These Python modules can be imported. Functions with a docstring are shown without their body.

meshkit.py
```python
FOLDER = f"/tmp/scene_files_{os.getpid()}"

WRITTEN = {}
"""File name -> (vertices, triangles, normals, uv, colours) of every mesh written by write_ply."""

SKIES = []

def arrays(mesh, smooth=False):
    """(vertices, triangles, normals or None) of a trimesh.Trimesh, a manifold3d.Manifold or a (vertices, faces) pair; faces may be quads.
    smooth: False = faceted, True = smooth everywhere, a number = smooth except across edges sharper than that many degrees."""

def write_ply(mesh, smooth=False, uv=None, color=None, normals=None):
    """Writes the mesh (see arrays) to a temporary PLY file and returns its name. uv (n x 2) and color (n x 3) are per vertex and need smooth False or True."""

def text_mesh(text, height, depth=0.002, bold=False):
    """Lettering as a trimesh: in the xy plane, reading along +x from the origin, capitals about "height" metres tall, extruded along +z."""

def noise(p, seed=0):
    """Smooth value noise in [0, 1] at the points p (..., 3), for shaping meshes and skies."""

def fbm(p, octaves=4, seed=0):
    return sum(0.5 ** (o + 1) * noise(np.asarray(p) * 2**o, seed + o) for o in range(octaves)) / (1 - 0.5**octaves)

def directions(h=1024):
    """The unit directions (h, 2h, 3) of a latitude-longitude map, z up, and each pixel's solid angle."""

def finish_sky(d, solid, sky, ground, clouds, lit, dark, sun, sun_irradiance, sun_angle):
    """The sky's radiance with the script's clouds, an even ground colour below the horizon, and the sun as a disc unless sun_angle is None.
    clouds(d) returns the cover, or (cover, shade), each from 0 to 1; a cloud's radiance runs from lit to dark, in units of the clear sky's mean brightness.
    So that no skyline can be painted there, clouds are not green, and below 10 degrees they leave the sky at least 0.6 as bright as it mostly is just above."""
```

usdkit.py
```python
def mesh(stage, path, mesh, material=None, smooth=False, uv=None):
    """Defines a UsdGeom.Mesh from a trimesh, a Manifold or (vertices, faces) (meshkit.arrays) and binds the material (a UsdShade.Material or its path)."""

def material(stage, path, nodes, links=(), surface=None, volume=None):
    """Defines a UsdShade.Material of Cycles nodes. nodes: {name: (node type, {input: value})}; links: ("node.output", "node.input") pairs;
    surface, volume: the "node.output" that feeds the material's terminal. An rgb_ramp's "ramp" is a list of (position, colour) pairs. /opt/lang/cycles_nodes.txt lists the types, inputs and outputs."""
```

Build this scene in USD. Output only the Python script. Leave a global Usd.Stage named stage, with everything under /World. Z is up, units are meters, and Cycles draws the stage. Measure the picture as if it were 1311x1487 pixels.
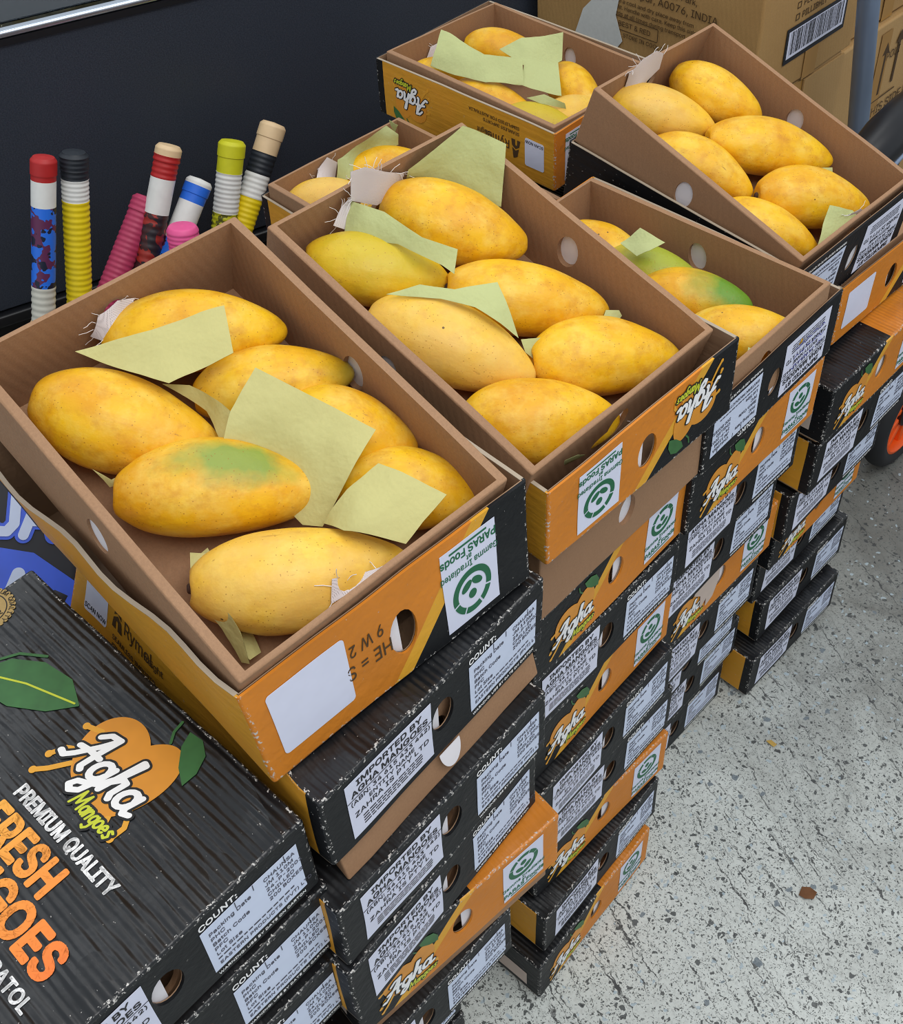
import math, random, zlib, numpy as np, trimesh, manifold3d as m3, shapely, usdkit, meshkit
from shapely import affinity
from shapely.geometry import Polygon, LineString, Point, box as sbox
from pxr import Usd, UsdGeom, UsdShade, UsdLux, Gf, Sdf, Vt

stage = Usd.Stage.CreateInMemory()
UsdGeom.SetStageUpAxis(stage, UsdGeom.Tokens.z)
UsdGeom.SetStageMetersPerUnit(stage, 1.0)
UsdGeom.Xform.Define(stage, '/World')
UsdGeom.Scope.Define(stage, '/World/Looks')

# ------------------------------------------------------------------ camera
F_PX, CX, CY, CAM_H = 1715.2661814730523, 713.124499498328, 576.2631873075269, 1.963
CAM_M = np.array([[0.732586, 0.680316, -0.022099], [0.449101, -0.507494, -0.735363], [-0.511494, 0.528792, -0.677314]])      # rows: camera right, down, forward in world axes
cam = UsdGeom.Camera.Define(stage, '/World/camera')
cam.CreateFocalLengthAttr(30.0)
AP = 30.0 * 1311 / F_PX
cam.CreateHorizontalApertureAttr(AP)
cam.CreateVerticalApertureAttr(AP * 1487 / 1311)
cam.CreateHorizontalApertureOffsetAttr(AP * (655.5 - CX) / 1311)
cam.CreateVerticalApertureOffsetAttr(-AP * (743.5 - CY) / 1311)
cam.CreateClippingRangeAttr(Gf.Vec2f(0.05, 60))
EXPOSURE = -0.86
cam.CreateExposureAttr(EXPOSURE)
r_, d_, f_ = CAM_M
cam.AddTransformOp().Set(Gf.Matrix4d(*[float(x) for x in (*r_, 0, *(-d_), 0, *(-f_), 0, 0, 0, CAM_H, 1)]))

# ------------------------------------------------------------------ light
dome = UsdLux.DomeLight.Define(stage, '/World/sky_light')
dome.CreateColorAttr(Gf.Vec3f(0.86, 0.93, 1.0)); dome.CreateIntensityAttr(0.37)
def lamp(name, x, y, z, w, l, power, aim, color):
    q = UsdLux.RectLight.Define(stage, '/World/' + name)
    q.CreateWidthAttr(w); q.CreateHeightAttr(l); q.CreateIntensityAttr(power); q.CreateColorAttr(Gf.Vec3f(*color))
    p, t = np.array([x, y, z], float), np.array(aim, float)
    b = (p - t) / np.linalg.norm(p - t); a = np.cross([0, 1, 0.01], b); a /= np.linalg.norm(a); c = np.cross(b, a)
    q.AddTransformOp().Set(Gf.Matrix4d(*[float(v) for v in (*a, 0, *c, 0, *b, 0, *p, 1)]))
lamp('ceiling_lamp', 0.6, 0.6, 3.6, 1.2, 3.0, 9.0, (-0.3, 0.6, 0), (1.0, 0.98, 0.95))
lamp('ceiling_lamp_001', -1.2, 1.8, 3.4, 0.5, 2.4, 6.0, (-1.0, 1.6, 0), (1.0, 0.98, 0.95))
lamp('ceiling_lamp_002', -2.7, 0.7, 3.4, 0.5, 3.0, 5.0, (-1.2, 0.6, 0), (0.95, 0.98, 1.0))  # unseen light added to lay sheen streaks on the black lid top
# ------------------------------------------------------------------ material graphs
class V:
    """A value inside a node graph; + - * / build math nodes."""
    def __init__(s, g, ref): s.g, s.ref = g, ref
    def _b(s, o, k, rev=False): return s.g.math(k, o, s) if rev else s.g.math(k, s, o)
    def __add__(s, o): return s._b(o, 'add')
    def __radd__(s, o): return s._b(o, 'add')
    def __sub__(s, o): return s._b(o, 'subtract')
    def __rsub__(s, o): return s._b(o, 'subtract', True)
    def __mul__(s, o): return s._b(o, 'multiply')
    def __rmul__(s, o): return s._b(o, 'multiply')
    def __gt__(s, o): return s._b(o, 'greater_than')
    def __lt__(s, o): return s._b(o, 'less_than')
    def __and__(s, o): return s._b(o, 'multiply')
    def __or__(s, o): return s._b(o, 'maximum')
class Graph:
    def __init__(s): s.n, s.l, s.k = {}, [], 0
    def node(s, kind, out, **inp):
        s.k += 1; nm = 'n%d' % s.k; vals = {}
        for a, b in inp.items():
            if isinstance(b, V): s.l.append((b.ref, nm + '.' + a))
            else: vals[a] = b
        s.n[nm] = (kind, vals)
        return V(s, nm + '.' + out)
    def math(s, k, a, b=0.0, c=None):
        kw = dict(math_type=k, value1=a, value2=b)
        if c is not None: kw['value3'] = c
        return s.node('math', 'value', **kw)
    def obj(s): return s.node('texture_coordinate', 'object')
    def rest(s): return s.node('attribute', 'vector', attribute='rest')
    def xyz(s, v):
        q = s.node('separate_xyz', 'x', vector=v); b = q.ref[:-2]
        return V(s, b + '.x'), V(s, b + '.y'), V(s, b + '.z')
    def mapped(s, v, scale=(1, 1, 1), loc=(0, 0, 0), rot=(0, 0, 0)): return s.node('mapping', 'vector', vector=v, scale=scale, location=loc, rotation=rot)
    def noise(s, v, scale, detail=3, rough=0.55, out='fac', distortion=0.0): return s.node('noise_texture', out, vector=v, scale=scale, detail=detail, roughness=rough, distortion=distortion)
    def voro(s, v, scale, out='distance', **k): return s.node('voronoi_texture', out, vector=v, scale=scale, **k)
    def wave(s, v, scale, direction='x', distortion=0.0, **k): return s.node('wave_texture', 'fac', vector=v, scale=scale, bands_direction=direction, wave_type='bands', distortion=distortion, **k)
    def step(s, v, a, b): return s.node('map_range', 'result', value=v, from_min=a, from_max=b, to_min=0.0, to_max=1.0, clamp=True)
    def mix(s, f, a, b, t='mix'): return s.node('mix', 'color', mix_type=t, fac=f, color1=a, color2=b)
    def bump(s, h, dist, strength=1.0): return s.node('bump', 'normal', height=h, distance=dist, strength=strength)
    def rnd(s): return s.node('object_info', 'random')
    def done(s, name, base, rough=0.6, normal=None, **kw):
        a = dict(base_color=base, roughness=rough, **kw)
        if normal is not None: a['normal'] = normal
        p = s.node('principled_bsdf', 'BSDF', **a)
        return s.out(name, p)
    def out(s, name, p): return usdkit.material(stage, '/World/Looks/' + name, s.n, s.l, surface=p.ref)
def lin(r, g, b):
    return tuple(((c / 255) / 12.92 if c / 255 <= 0.04045 else ((c / 255 + 0.055) / 1.055) ** 2.4) for c in (r, g, b))
M = {}
def plain(name, rgb, rough=0.6, var=0.12, scale=40, **kw):
    g = Graph(); c = lin(*rgb); v = g.noise(g.obj(), scale)
    M[name] = g.done(name, g.mix(v, tuple(x * (1 - var) for x in c), tuple(min(1, x * (1 + var)) for x in c)), rough, **kw)
LL, LW, LH = 0.40, 0.295, 0.105          # lid
TL_, TW, TH = 0.376, 0.279, 0.100        # tray
def lid_material():
    g = Graph(); R = g.rest(); x, y, z = g.xyz(R)
    ax, ay = g.math('absolute', x), g.math('absolute', y)
    black, orange, gold, yellow = (0.0055, 0.0063, 0.0080), (0.70, 0.235, 0.022), (0.72, 0.36, 0.03), (0.60, 0.30, 0.025)
    flute = g.noise(g.mapped(R, (6, 110, 110)), 1.0, 2)
    big = g.noise(R, 9.0, 3)
    org = g.mix(g.step(g.noise(g.mapped(R, (60, 8, 8)), 1.0, 3), 0.3, 0.75), orange, tuple(c * 0.78 for c in orange))
    # end with the mango logo (-x): black, gold stripe, orange; u runs left to right seen from outside
    u = -1.0 * y
    e = u - (-0.103 + 0.98 * z)
    endB = g.mix(e > 0.0, black, g.mix(e > 0.02, gold, org))
    side = g.mix(g.step(big, 0.35, 0.65), yellow, (0.66, 0.30, 0.028))
    isB = x < -(LL / 2 - 0.0025)
    isS = (y < -(LW / 2 - 0.0025)) & (z < LH - 0.001)
    top_or = (z > LH - 0.003) & (u > 0.015) & (x < -(LL / 2 - 0.06))
    col = g.mix(top_or, black, org)
    col = g.mix(isS, col, g.mix(x > LL / 2 - 0.017, side, black))
    col = g.mix(isB, col, endB)
    # scuffs: folds rubbed white, specks
    fold = g.math('maximum', (ax > LL / 2 - 0.004) & (z > LH - 0.004), g.math('maximum', (ay > LW / 2 - 0.004) & (z > LH - 0.004), (ax > LL / 2 - 0.004) & (ay > LW / 2 - 0.004)))
    rub = fold & (g.noise(R, 210.0, 4, 0.75) > 0.585)
    specks = g.noise(R, 260.0, 2, 0.6) > 0.735
    scuffed = g.noise(g.mapped(R, (5, 60, 60)), 1.0, 4, 0.7)
    col = g.mix(g.step(scuffed, 0.66, 0.85) * 0.12, col, (0.30, 0.31, 0.34))
    col = g.mix(rub, col, (0.55, 0.53, 0.50))
    col = g.mix(specks * 0.55, col, (0.5, 0.48, 0.45))
    inside = g.math('maximum', g.math('maximum', ax - (LL / 2 - 0.003), ay - (LW / 2 - 0.003)), z - (LH - 0.003)) < 0.0
    col = g.mix(inside, col, (0.32, 0.20, 0.12))
    rim = (z < 0.0008) & (ax < LL / 2 - 0.0045)
    col = g.mix(rim, col, (0.40, 0.33, 0.25))
    up = z > LH - 0.003
    fl = g.wave(g.mapped(R, (1, 1, 1)), 46.0, 'y', 1.2, detail=2.0)
    fx = g.wave(g.mapped(R, (1, 1, 1)), 46.0, 'x', 1.2, detail=2.0)
    crease = g.noise(g.mapped(R, (2.6, 17, 17)), 1.0, 4, 0.52, distortion=0.35)
    amp = g.step(g.noise(g.mapped(R, (5, 9, 9)), 1.0, 2), 0.36, 0.62)
    hgt = g.noise(R, 30.0, 3) * 0.5 + fl * 0.17 * up + flute * 0.3 + crease * amp * up * 4.4 + crease * up * 1.0
    M['lid'] = g.done('printed_lid', col, g.math('add', 0.27, big * 0.16) + (1.0 - up) * 0.16, g.bump(hgt, 0.0032, 0.9), specular_ior_level=g.math('add', 0.24, up * 0.36))
lid_material()
def kraft(name, c, scale=1.0):
    g = Graph(); R = g.obj()
    fib = g.noise(R, 420.0, 3, 0.7); big = g.noise(R, 7.0, 3); flute = g.wave(g.mapped(R, (1, 1, 0.2)), 60.0, 'diagonal', 0.6)
    col = g.mix(g.step(fib, 0.3, 0.7), tuple(x * 0.88 for x in c), tuple(x * 1.08 for x in c))
    col = g.mix(g.step(big, 0.45, 0.7) * 0.35, col, tuple(x * y for x, y in zip(c, (0.80, 0.74, 0.68))))
    M[name] = g.done(name, col, 0.72, g.bump(fib * 0.3 + flute * 0.25, 0.0012, 0.5))
kraft('kraft', (0.335, 0.185, 0.096))
kraft('kraft_box', (0.42, 0.245, 0.085))
kraft('kraft_box_pale', (0.47, 0.285, 0.11))
plain('white_paper', (216, 219, 238), 0.55, 0.04, 60)
plain('blue_white_paper', (206, 216, 238), 0.5, 0.05, 50)
plain('ink', (28, 28, 34), 0.6, 0.2)
plain('grey_ink', (70, 70, 82), 0.6, 0.1)
plain('brown_ink', (74, 52, 24), 0.7, 0.1)
plain('violet_ink', (60, 60, 150), 0.6, 0.1)
plain('white_ink', (240, 240, 240), 0.5, 0.03)
plain('green_ink', (14, 98, 62), 0.5, 0.08)
plain('leaf_ink', (52, 104, 52), 0.5, 0.35, 60)
plain('leaf_ink_dark', (40, 78, 40), 0.5, 0.2, 60)
plain('mango_ink', (216, 142, 36), 0.45, 0.22, 25)
plain('gold_ink', (222, 158, 40), 0.45, 0.15, 60)
plain('lime_ink', (196, 204, 44), 0.45, 0.1)
plain('black_ink', (14, 14, 16), 0.5, 0.1)
plain('seal_ink', (178, 148, 82), 0.4, 0.2, 80)
plain('tear', (196, 178, 166), 0.8, 0.08, 50)
plain('white_flap', (226, 222, 226), 0.7, 0.05, 60)
plain('dark_void', (16, 13, 12), 0.9, 0.1)
def fresh_ink():
    g = Graph(); x, y, z = g.xyz(g.obj())
    f = g.step(x, -0.06, 0.16)
    M['fresh_ink'] = g.done('fresh_ink', g.mix(f, lin(244, 186, 66), lin(238, 116, 44)), 0.45)
fresh_ink()
def mango_material(name, warm, green=None, pale=0.0):
    g = Graph(); P = g.obj(); r = g.rnd()
    Q = g.node('vector_math', 'vector', math_type='add', vector1=P, vector2=g.node('combine_xyz', 'vector', x=r * 9.0, y=r * 5.0, z=r * 3.0))
    a = g.noise(Q, 14.0, 3); b = g.noise(Q, 34.0, 4, 0.65); streak = g.noise(g.mapped(Q, (14, 80, 80)), 1.0, 4, 0.6)
    base = g.mix(g.step(a, 0.35, 0.68), lin(240, 189, 24), lin(222, 156, 16))
    base = g.mix(g.step(b, 0.45, 0.72) * 0.6, base, lin(238, 204, 96))
    base = g.mix(g.step(g.noise(Q, 55.0, 4, 0.7), 0.50, 0.72) * 0.55, base, lin(198, 132, 28))
    base = g.mix(g.math('multiply', g.step(streak, 0.52, 0.75), 0.4), base, lin(205, 135, 30))
    if pale: base = g.mix(g.step(a, 0.25, 0.6) * pale, base, lin(233, 198, 110))
    if green:
        (cx, cy, cz), rad, col, amt = green[:4]; sx = green[4] if len(green) > 4 else 0.62
        x, y, z = g.xyz(P)
        d = g.node('vector_math', 'value', math_type='distance', vector1=g.mapped(P, (sx, 1, 1)), vector2=(cx * sx, cy, cz))
        d = d + (g.noise(P, 40.0, 4) - 0.5) * 0.03
        base = g.mix((1.0 - g.step(d, rad * 0.35, rad)) * amt, base, col)
    sp = g.voro(Q, 260.0); keep = g.noise(Q, 60.0, 2) > 0.50
    base = g.mix(((sp < 0.16) & keep) * 0.55, base, lin(150, 92, 26))
    sp2 = g.voro(Q, 46.0); keep2 = g.noise(g.mapped(Q, (1, 1, 1), (3, 1, 2)), 22.0, 2) > 0.60
    base = g.mix(((sp2 < 0.062) & keep2) * 0.85, base, lin(66, 42, 22))
    sc = g.noise(g.mapped(Q, (40, 160, 90)), 1.0, 3, 0.6)
    base = g.mix(g.step(sc, 0.70, 0.78) * 0.6, base, lin(140, 92, 40))
    hb = g.noise(Q, 120.0, 3) * 0.35 + g.noise(Q, 22.0, 2) * 1.2 + streak * 0.25
    M[name] = g.done(name, base, g.math('add', 0.40, a * 0.14), g.bump(hb, 0.0024, 0.6), subsurface_weight=0.06, subsurface_scale=0.012, subsurface_radius=(1, 0.5, 0.1), specular_ior_level=0.45)
mango_material('mango_skin', 1)
mango_material('mango_skin_pale', 1, None, 0.55)
mango_material('mango_skin_green_cheek', 1, ((0.028, 0.010, 0.040), 0.030, lin(112, 150, 66), 0.85, 0.34))
mango_material('mango_skin_green_tip', 1, ((0.062, 0.0, 0.02), 0.055, lin(86, 140, 40), 0.95))
mango_material('mango_skin_dark_tip', 1, ((0.072, 0.0, 0.0), 0.036, lin(122, 118, 30), 0.7))
mango_material('mango_skin_green', 1, ((0.03, 0.0, 0.02), 0.085, lin(150, 168, 50), 0.9))
mango_material('mango_skin_lime', 1, ((0.0, 0.0, 0.02), 0.07, lin(196, 178, 40), 0.8))
plain('stem_scar', (66, 44, 34), 0.9, 0.3, 120)
def tissue(name, c, tr):
    g = Graph(); P = g.obj(); f = g.noise(P, 300.0, 3, 0.7); b = g.noise(P, 40.0, 3)
    col = g.mix(f, tuple(x * 0.92 for x in c), c)
    n = g.bump(b * 1.6 + f * 0.15, 0.004, 0.45)
    p = g.node('principled_bsdf', 'BSDF', base_color=col, roughness=0.75, normal=n)
    t = g.node('translucent_bsdf', 'BSDF', color=col, normal=n)
    M[name] = g.out(name, g.node('mix_closure', 'closure', fac=tr, closure1=p, closure2=t))
tissue('tissue_paper', lin(216, 210, 142), 0.25)
tissue('tissue_paper_green', lin(208, 215, 152), 0.25)
def gauze():
    g = Graph(); P = g.obj()
    w = g.wave(P, 330.0, 'diagonal', 0.4); w2 = g.wave(g.mapped(P, (1, -1, 1)), 330.0, 'diagonal', 0.4)
    hole = (w < 0.35) & (w2 < 0.35)
    p = g.node('principled_bsdf', 'BSDF', base_color=lin(214, 206, 208), roughness=0.8)
    t = g.node('transparent_bsdf', 'BSDF', color=(1, 1, 1))
    M['gauze'] = g.out('gauze', g.node('mix_closure', 'closure', fac=hole * 0.75, closure1=p, closure2=t))
gauze()
plain('gauze_thread', (232, 228, 230), 0.8, 0.05)
def floor_material():
    g = Graph(); P = g.node('geometry', 'position')
    x, y, z = g.xyz(P)
    base = g.mix(g.noise(P, 3.0, 4, 0.6), lin(198, 203, 198), lin(224, 229, 224))
    base = g.mix(g.step(g.noise(P, 130.0, 4, 0.75), 0.46, 0.74) * 0.5, base, lin(150, 154, 150))
    wear_shade = g.step(y + 0.45 * x, 0.62, 1.40)  # ramp towards the far floor: real wear plus painted shade
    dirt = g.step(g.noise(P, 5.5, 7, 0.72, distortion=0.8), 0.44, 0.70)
    base = g.mix(dirt * g.math('add', 0.05, wear_shade * 0.85), base, lin(92, 90, 84))
    base = g.mix(g.step(y, 1.05, 1.75) * 0.82, base, lin(86, 84, 78))  # far end darkened: grime and cart shadow both put into the colour
    grit = g.noise(g.mapped(P, (60, 110, 1), (0, 0, 0), (0, 0, 0.3)), 1.0, 4, 0.7)
    base = g.mix(g.step(grit, 0.56, 0.72) * g.math('add', 0.18, wear_shade * 0.5), base, lin(84, 84, 80))
    Q = g.node('vector_math', 'vector', math_type='add', vector1=P, vector2=g.node('vector_math', 'vector', math_type='scale', vector1=g.noise(P, 60.0, 3, out='color'), scale=0.022))
    for sc, th, k, c in ((52.0, 0.22, 0.80, lin(56, 60, 62)), (110.0, 0.27, 0.62, lin(52, 54, 54)), (76.0, 0.25, 0.74, lin(48, 52, 54)), (200.0, 0.30, 0.58, lin(78, 82, 80)), (330.0, 0.34, 0.5, lin(104, 108, 106)), (38.0, 0.20, 0.86, lin(108, 120, 128)), (90.0, 0.3, 0.85, lin(172, 188, 196))):
        rnd = g.node('separate_color', 'r', color=g.voro(Q, sc, 'color'))
        base = g.mix(((g.voro(Q, sc) < th) & (rnd > k)) * 0.88, base, c)
    for ang, sx, sy, th in ((0.36, 3.6, 150, 0.638), (0.22, 4.0, 130, 0.650), (0.52, 4.5, 190, 0.648), (-0.5, 9, 260, 0.72), (1.3, 8, 260, 0.735)):
        s = g.noise(g.mapped(g.node('vector_rotate', 'vector', rotate_type='z_axis', vector=Q, angle=ang), (sx, sy, 1), (ang * 3, 0, 0)), 1.0, 3, 0.55)
        broken = g.step(g.noise(P, 34.0, 3), 0.36, 0.52)
        base = g.mix(g.step(s, th, th + 0.03) * broken * 0.95, base, lin(66, 68, 68))
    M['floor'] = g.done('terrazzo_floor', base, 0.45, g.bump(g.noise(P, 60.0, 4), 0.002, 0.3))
floor_material()
def freezer_panel():
    g = Graph(); P = g.obj(); f = g.noise(P, 380.0, 3, 0.7)
    M['freezer_panel'] = g.done('freezer_panel', g.mix(g.step(f, 0.35, 0.7), (0.019, 0.025, 0.038), (0.042, 0.050, 0.068)), 0.42, g.bump(f, 0.0008, 0.35))
freezer_panel()
plain('chrome', (205, 214, 226), 0.22, 0.03, metallic=0.9)
plain('silver_plastic', (150, 165, 190), 0.35, 0.05, metallic=0.5)
plain('black_plastic', (20, 21, 25), 0.4, 0.15)
plain('grey_plastic', (74, 84, 104), 0.4, 0.1)
def frozen_goods():
    g = Graph(); P = g.obj(); n = g.noise(P, 16.0, 5, 0.75)
    c = g.mix(g.step(n, 0.4, 0.6), lin(38, 32, 20), lin(84, 68, 34))
    c = g.mix((g.voro(P, 60.0) < 0.2) & (g.noise(P, 30.0, 2) > 0.58), c, lin(220, 205, 180))
    M['frozen_goods'] = g.done('frozen_goods', c, 0.5)
frozen_goods()
def pane():
    g = Graph()
    a = g.node('transparent_bsdf', 'BSDF', color=(0.82, 0.88, 0.86)); b = g.node('glossy_bsdf', 'BSDF', color=(0.9, 0.95, 1), roughness=0.04)
    M['pane'] = g.out('pane', g.node('mix_closure', 'closure', fac=g.node('fresnel', 'fac', IOR=1.5), closure1=a, closure2=b))
pane()
for nm, c in dict(grip_red=(176, 34, 34), grip_white=(226, 226, 222), grip_ivory=(198, 196, 184), grip_black=(30, 36, 44), grip_yellow=(236, 208, 14), grip_lime=(206, 204, 30), grip_pink=(236, 92, 152), grip_rose=(176, 56, 92), grip_navy=(34, 38, 140), grip_blue=(38, 108, 220), bat_wood=(222, 192, 150)).items(): plain(nm, c, 0.55, 0.1, 60)
def camo(name, a, b, c, sc=38.0):
    g = Graph(); P = g.obj(); n = g.noise(P, sc, 2, 0.5); m = g.noise(g.mapped(P, (1, 1, 1), (4, 2, 1)), sc * 1.2, 2, 0.5)
    M[name] = g.done(name, g.mix(m > 0.56, g.mix(n > 0.52, lin(*a), lin(*b)), lin(*c)), 0.5)
camo('grip_blue_camo', (38, 112, 226), (96, 40, 80), (24, 30, 52))
camo('grip_dark_red', (150, 42, 34), (62, 32, 34), (40, 34, 40))
camo('grip_olive', (196, 194, 30), (96, 96, 30), (206, 202, 40), 60.0)
plain('bag_blue', (24, 74, 196), 0.45, 0.2, 30)
plain('bag_black', (16, 18, 28), 0.6, 0.2, 30)
plain('bag_silver', (176, 188, 214), 0.4, 0.1, 30)
plain('rim_orange', (236, 92, 22), 0.45, 0.1, 30)
plain('tyre', (30, 31, 34), 0.75, 0.15, 60)
plain('pole_grey', (126, 142, 166), 0.38, 0.06, 20, metallic=0.35)
plain('packing_tape', (168, 124, 60), 0.25, 0.08, 30)
plain('foam_white', (206, 208, 204), 0.8, 0.1, 150)
plain('dry_leaf', (112, 72, 40), 0.8, 0.3, 120)
plain('scrap_yellow', (196, 160, 80), 0.7, 0.2, 60)
# ------------------------------------------------------------------ scene helpers
USED = {}
def numbered(parent, name):
    k = (parent, name); USED[k] = USED.get(k, -1) + 1
    return '%s/%s%s' % (parent, name, '' if USED[k] == 0 else '_%03d' % USED[k])
def meta(prim, label=None, cat=None, group=None, kind=None):
    for k, v in (('label', label), ('category', cat), ('group', group), ('kind', kind)):
        if v: prim.SetCustomDataByKey(k, v)
    return prim
def mat4(loc, rot):
    a, b, c = (math.radians(v) for v in rot)          # rz, ry, rx
    Rz = np.array([[math.cos(a), -math.sin(a), 0], [math.sin(a), math.cos(a), 0], [0, 0, 1]])
    Ry = np.array([[math.cos(b), 0, math.sin(b)], [0, 1, 0], [-math.sin(b), 0, math.cos(b)]])
    Rx = np.array([[1, 0, 0], [0, math.cos(c), -math.sin(c)], [0, math.sin(c), math.cos(c)]])
    T = np.eye(4); T[:3, :3] = Rz @ Ry @ Rx; T[:3, 3] = loc
    return T
def gf(T): return Gf.Matrix4d(*[float(v) for v in T.T.ravel()])
def thing(name, label, cat, T, group=None):
    p = numbered('/World', name); x = UsdGeom.Xform.Define(stage, p); x.AddTransformOp().Set(gf(T))
    return meta(x.GetPrim(), label, cat, group)
def copy_of(src, label, T, group=None):
    name = src.GetName().rstrip('0123456789').rstrip('_')
    p = numbered('/World', name); x = UsdGeom.Xform.Define(stage, p)
    x.GetPrim().GetReferences().AddInternalReference(src.GetPath()); x.ClearXformOpOrder()
    x.MakeMatrixXform().Set(gf(T)); x.GetPrim().SetInstanceable(True)
    return meta(x.GetPrim(), label, src.GetCustomDataByKey('category'), group)
CACHE = {}
def part(parent, name, mesh, mat, smooth=30, T=None, rest=False, warp=None, label=None, kind=None):
    """One mesh prim under parent (a prim, or None for /World)."""
    pp = str(parent.GetPath()) if parent is not None else '/World'
    v, f, n = mesh if isinstance(mesh, tuple) and len(mesh) == 3 else meshkit.arrays(mesh, smooth)
    v = np.array(v, float); r0 = v
    if warp is not None:
        v = warp(v)
        if n is not None:
            n = np.zeros_like(v); fn = np.cross(v[f[:, 1]] - v[f[:, 0]], v[f[:, 2]] - v[f[:, 0]])
            for k in range(3): np.add.at(n, f[:, k], fn)
            n /= np.maximum(np.linalg.norm(n, axis=1, keepdims=True), 1e-12)
    if T is not None:
        v = v @ T[:3, :3].T + T[:3, 3]
        if n is not None: n = n @ T[:3, :3].T
    p = numbered(pp, name)
    m = UsdGeom.Mesh.Define(stage, p)
    m.CreatePointsAttr(Vt.Vec3fArray.FromNumpy(v.astype(np.float32)))
    m.CreateFaceVertexCountsAttr(Vt.IntArray.FromNumpy(np.full(len(f), 3, np.int32)))
    m.CreateFaceVertexIndicesAttr(Vt.IntArray.FromNumpy(np.asarray(f, np.int32).ravel()))
    m.CreateSubdivisionSchemeAttr('none')
    if n is not None:
        m.CreateNormalsAttr(Vt.Vec3fArray.FromNumpy(n.astype(np.float32))); m.SetNormalsInterpolation('vertex')
    if rest:
        UsdGeom.PrimvarsAPI(m).CreatePrimvar('rest', Sdf.ValueTypeNames.Color3fArray, 'vertex').Set(Vt.Vec3fArray.FromNumpy(r0.astype(np.float32)))
    UsdShade.MaterialBindingAPI.Apply(m.GetPrim()).Bind(M[mat])
    return meta(m.GetPrim(), label, kind=kind)
def tri(man):
    q = man.to_mesh(); return trimesh.Trimesh(np.array(q.vert_properties[:, :3]), np.array(q.tri_verts), process=False)
def rbox(a, b, r=0.003, seg=8):
    """Rounded box between two corners, as a Manifold."""
    a, b = np.minimum(a, b), np.maximum(a, b); r = min(r, *( (b - a) / 2 * 0.98))
    s = m3.Manifold.sphere(r, seg)
    return m3.Manifold.batch_hull([s.translate([float(x), float(y), float(z)]) for x in (a[0] + r, b[0] - r) for y in (a[1] + r, b[1] - r) for z in (a[2] + r, b[2] - r)])
def mbox(a, b):
    a, b = np.minimum(a, b), np.maximum(a, b)
    return m3.Manifold.cube([float(v) for v in b - a]).translate([float(v) for v in a])
def lathe(profile, n=32, close=True):
    """profile: (r, z) from bottom to top."""
    p = np.array(profile, float); ang = np.arange(n) / n * 2 * math.pi
    v = np.concatenate([np.stack([p[:, 0] * math.cos(t), p[:, 0] * math.sin(t), p[:, 1]], 1) for t in ang]); k = len(p); f = []
    for i in range(n):
        a, b = i * k, ((i + 1) % n) * k
        for j in range(k - 1): f += [(a + j, b + j, b + j + 1), (a + j, b + j + 1, a + j + 1)]
    return trimesh.Trimesh(v, np.array(f), process=False)
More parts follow.
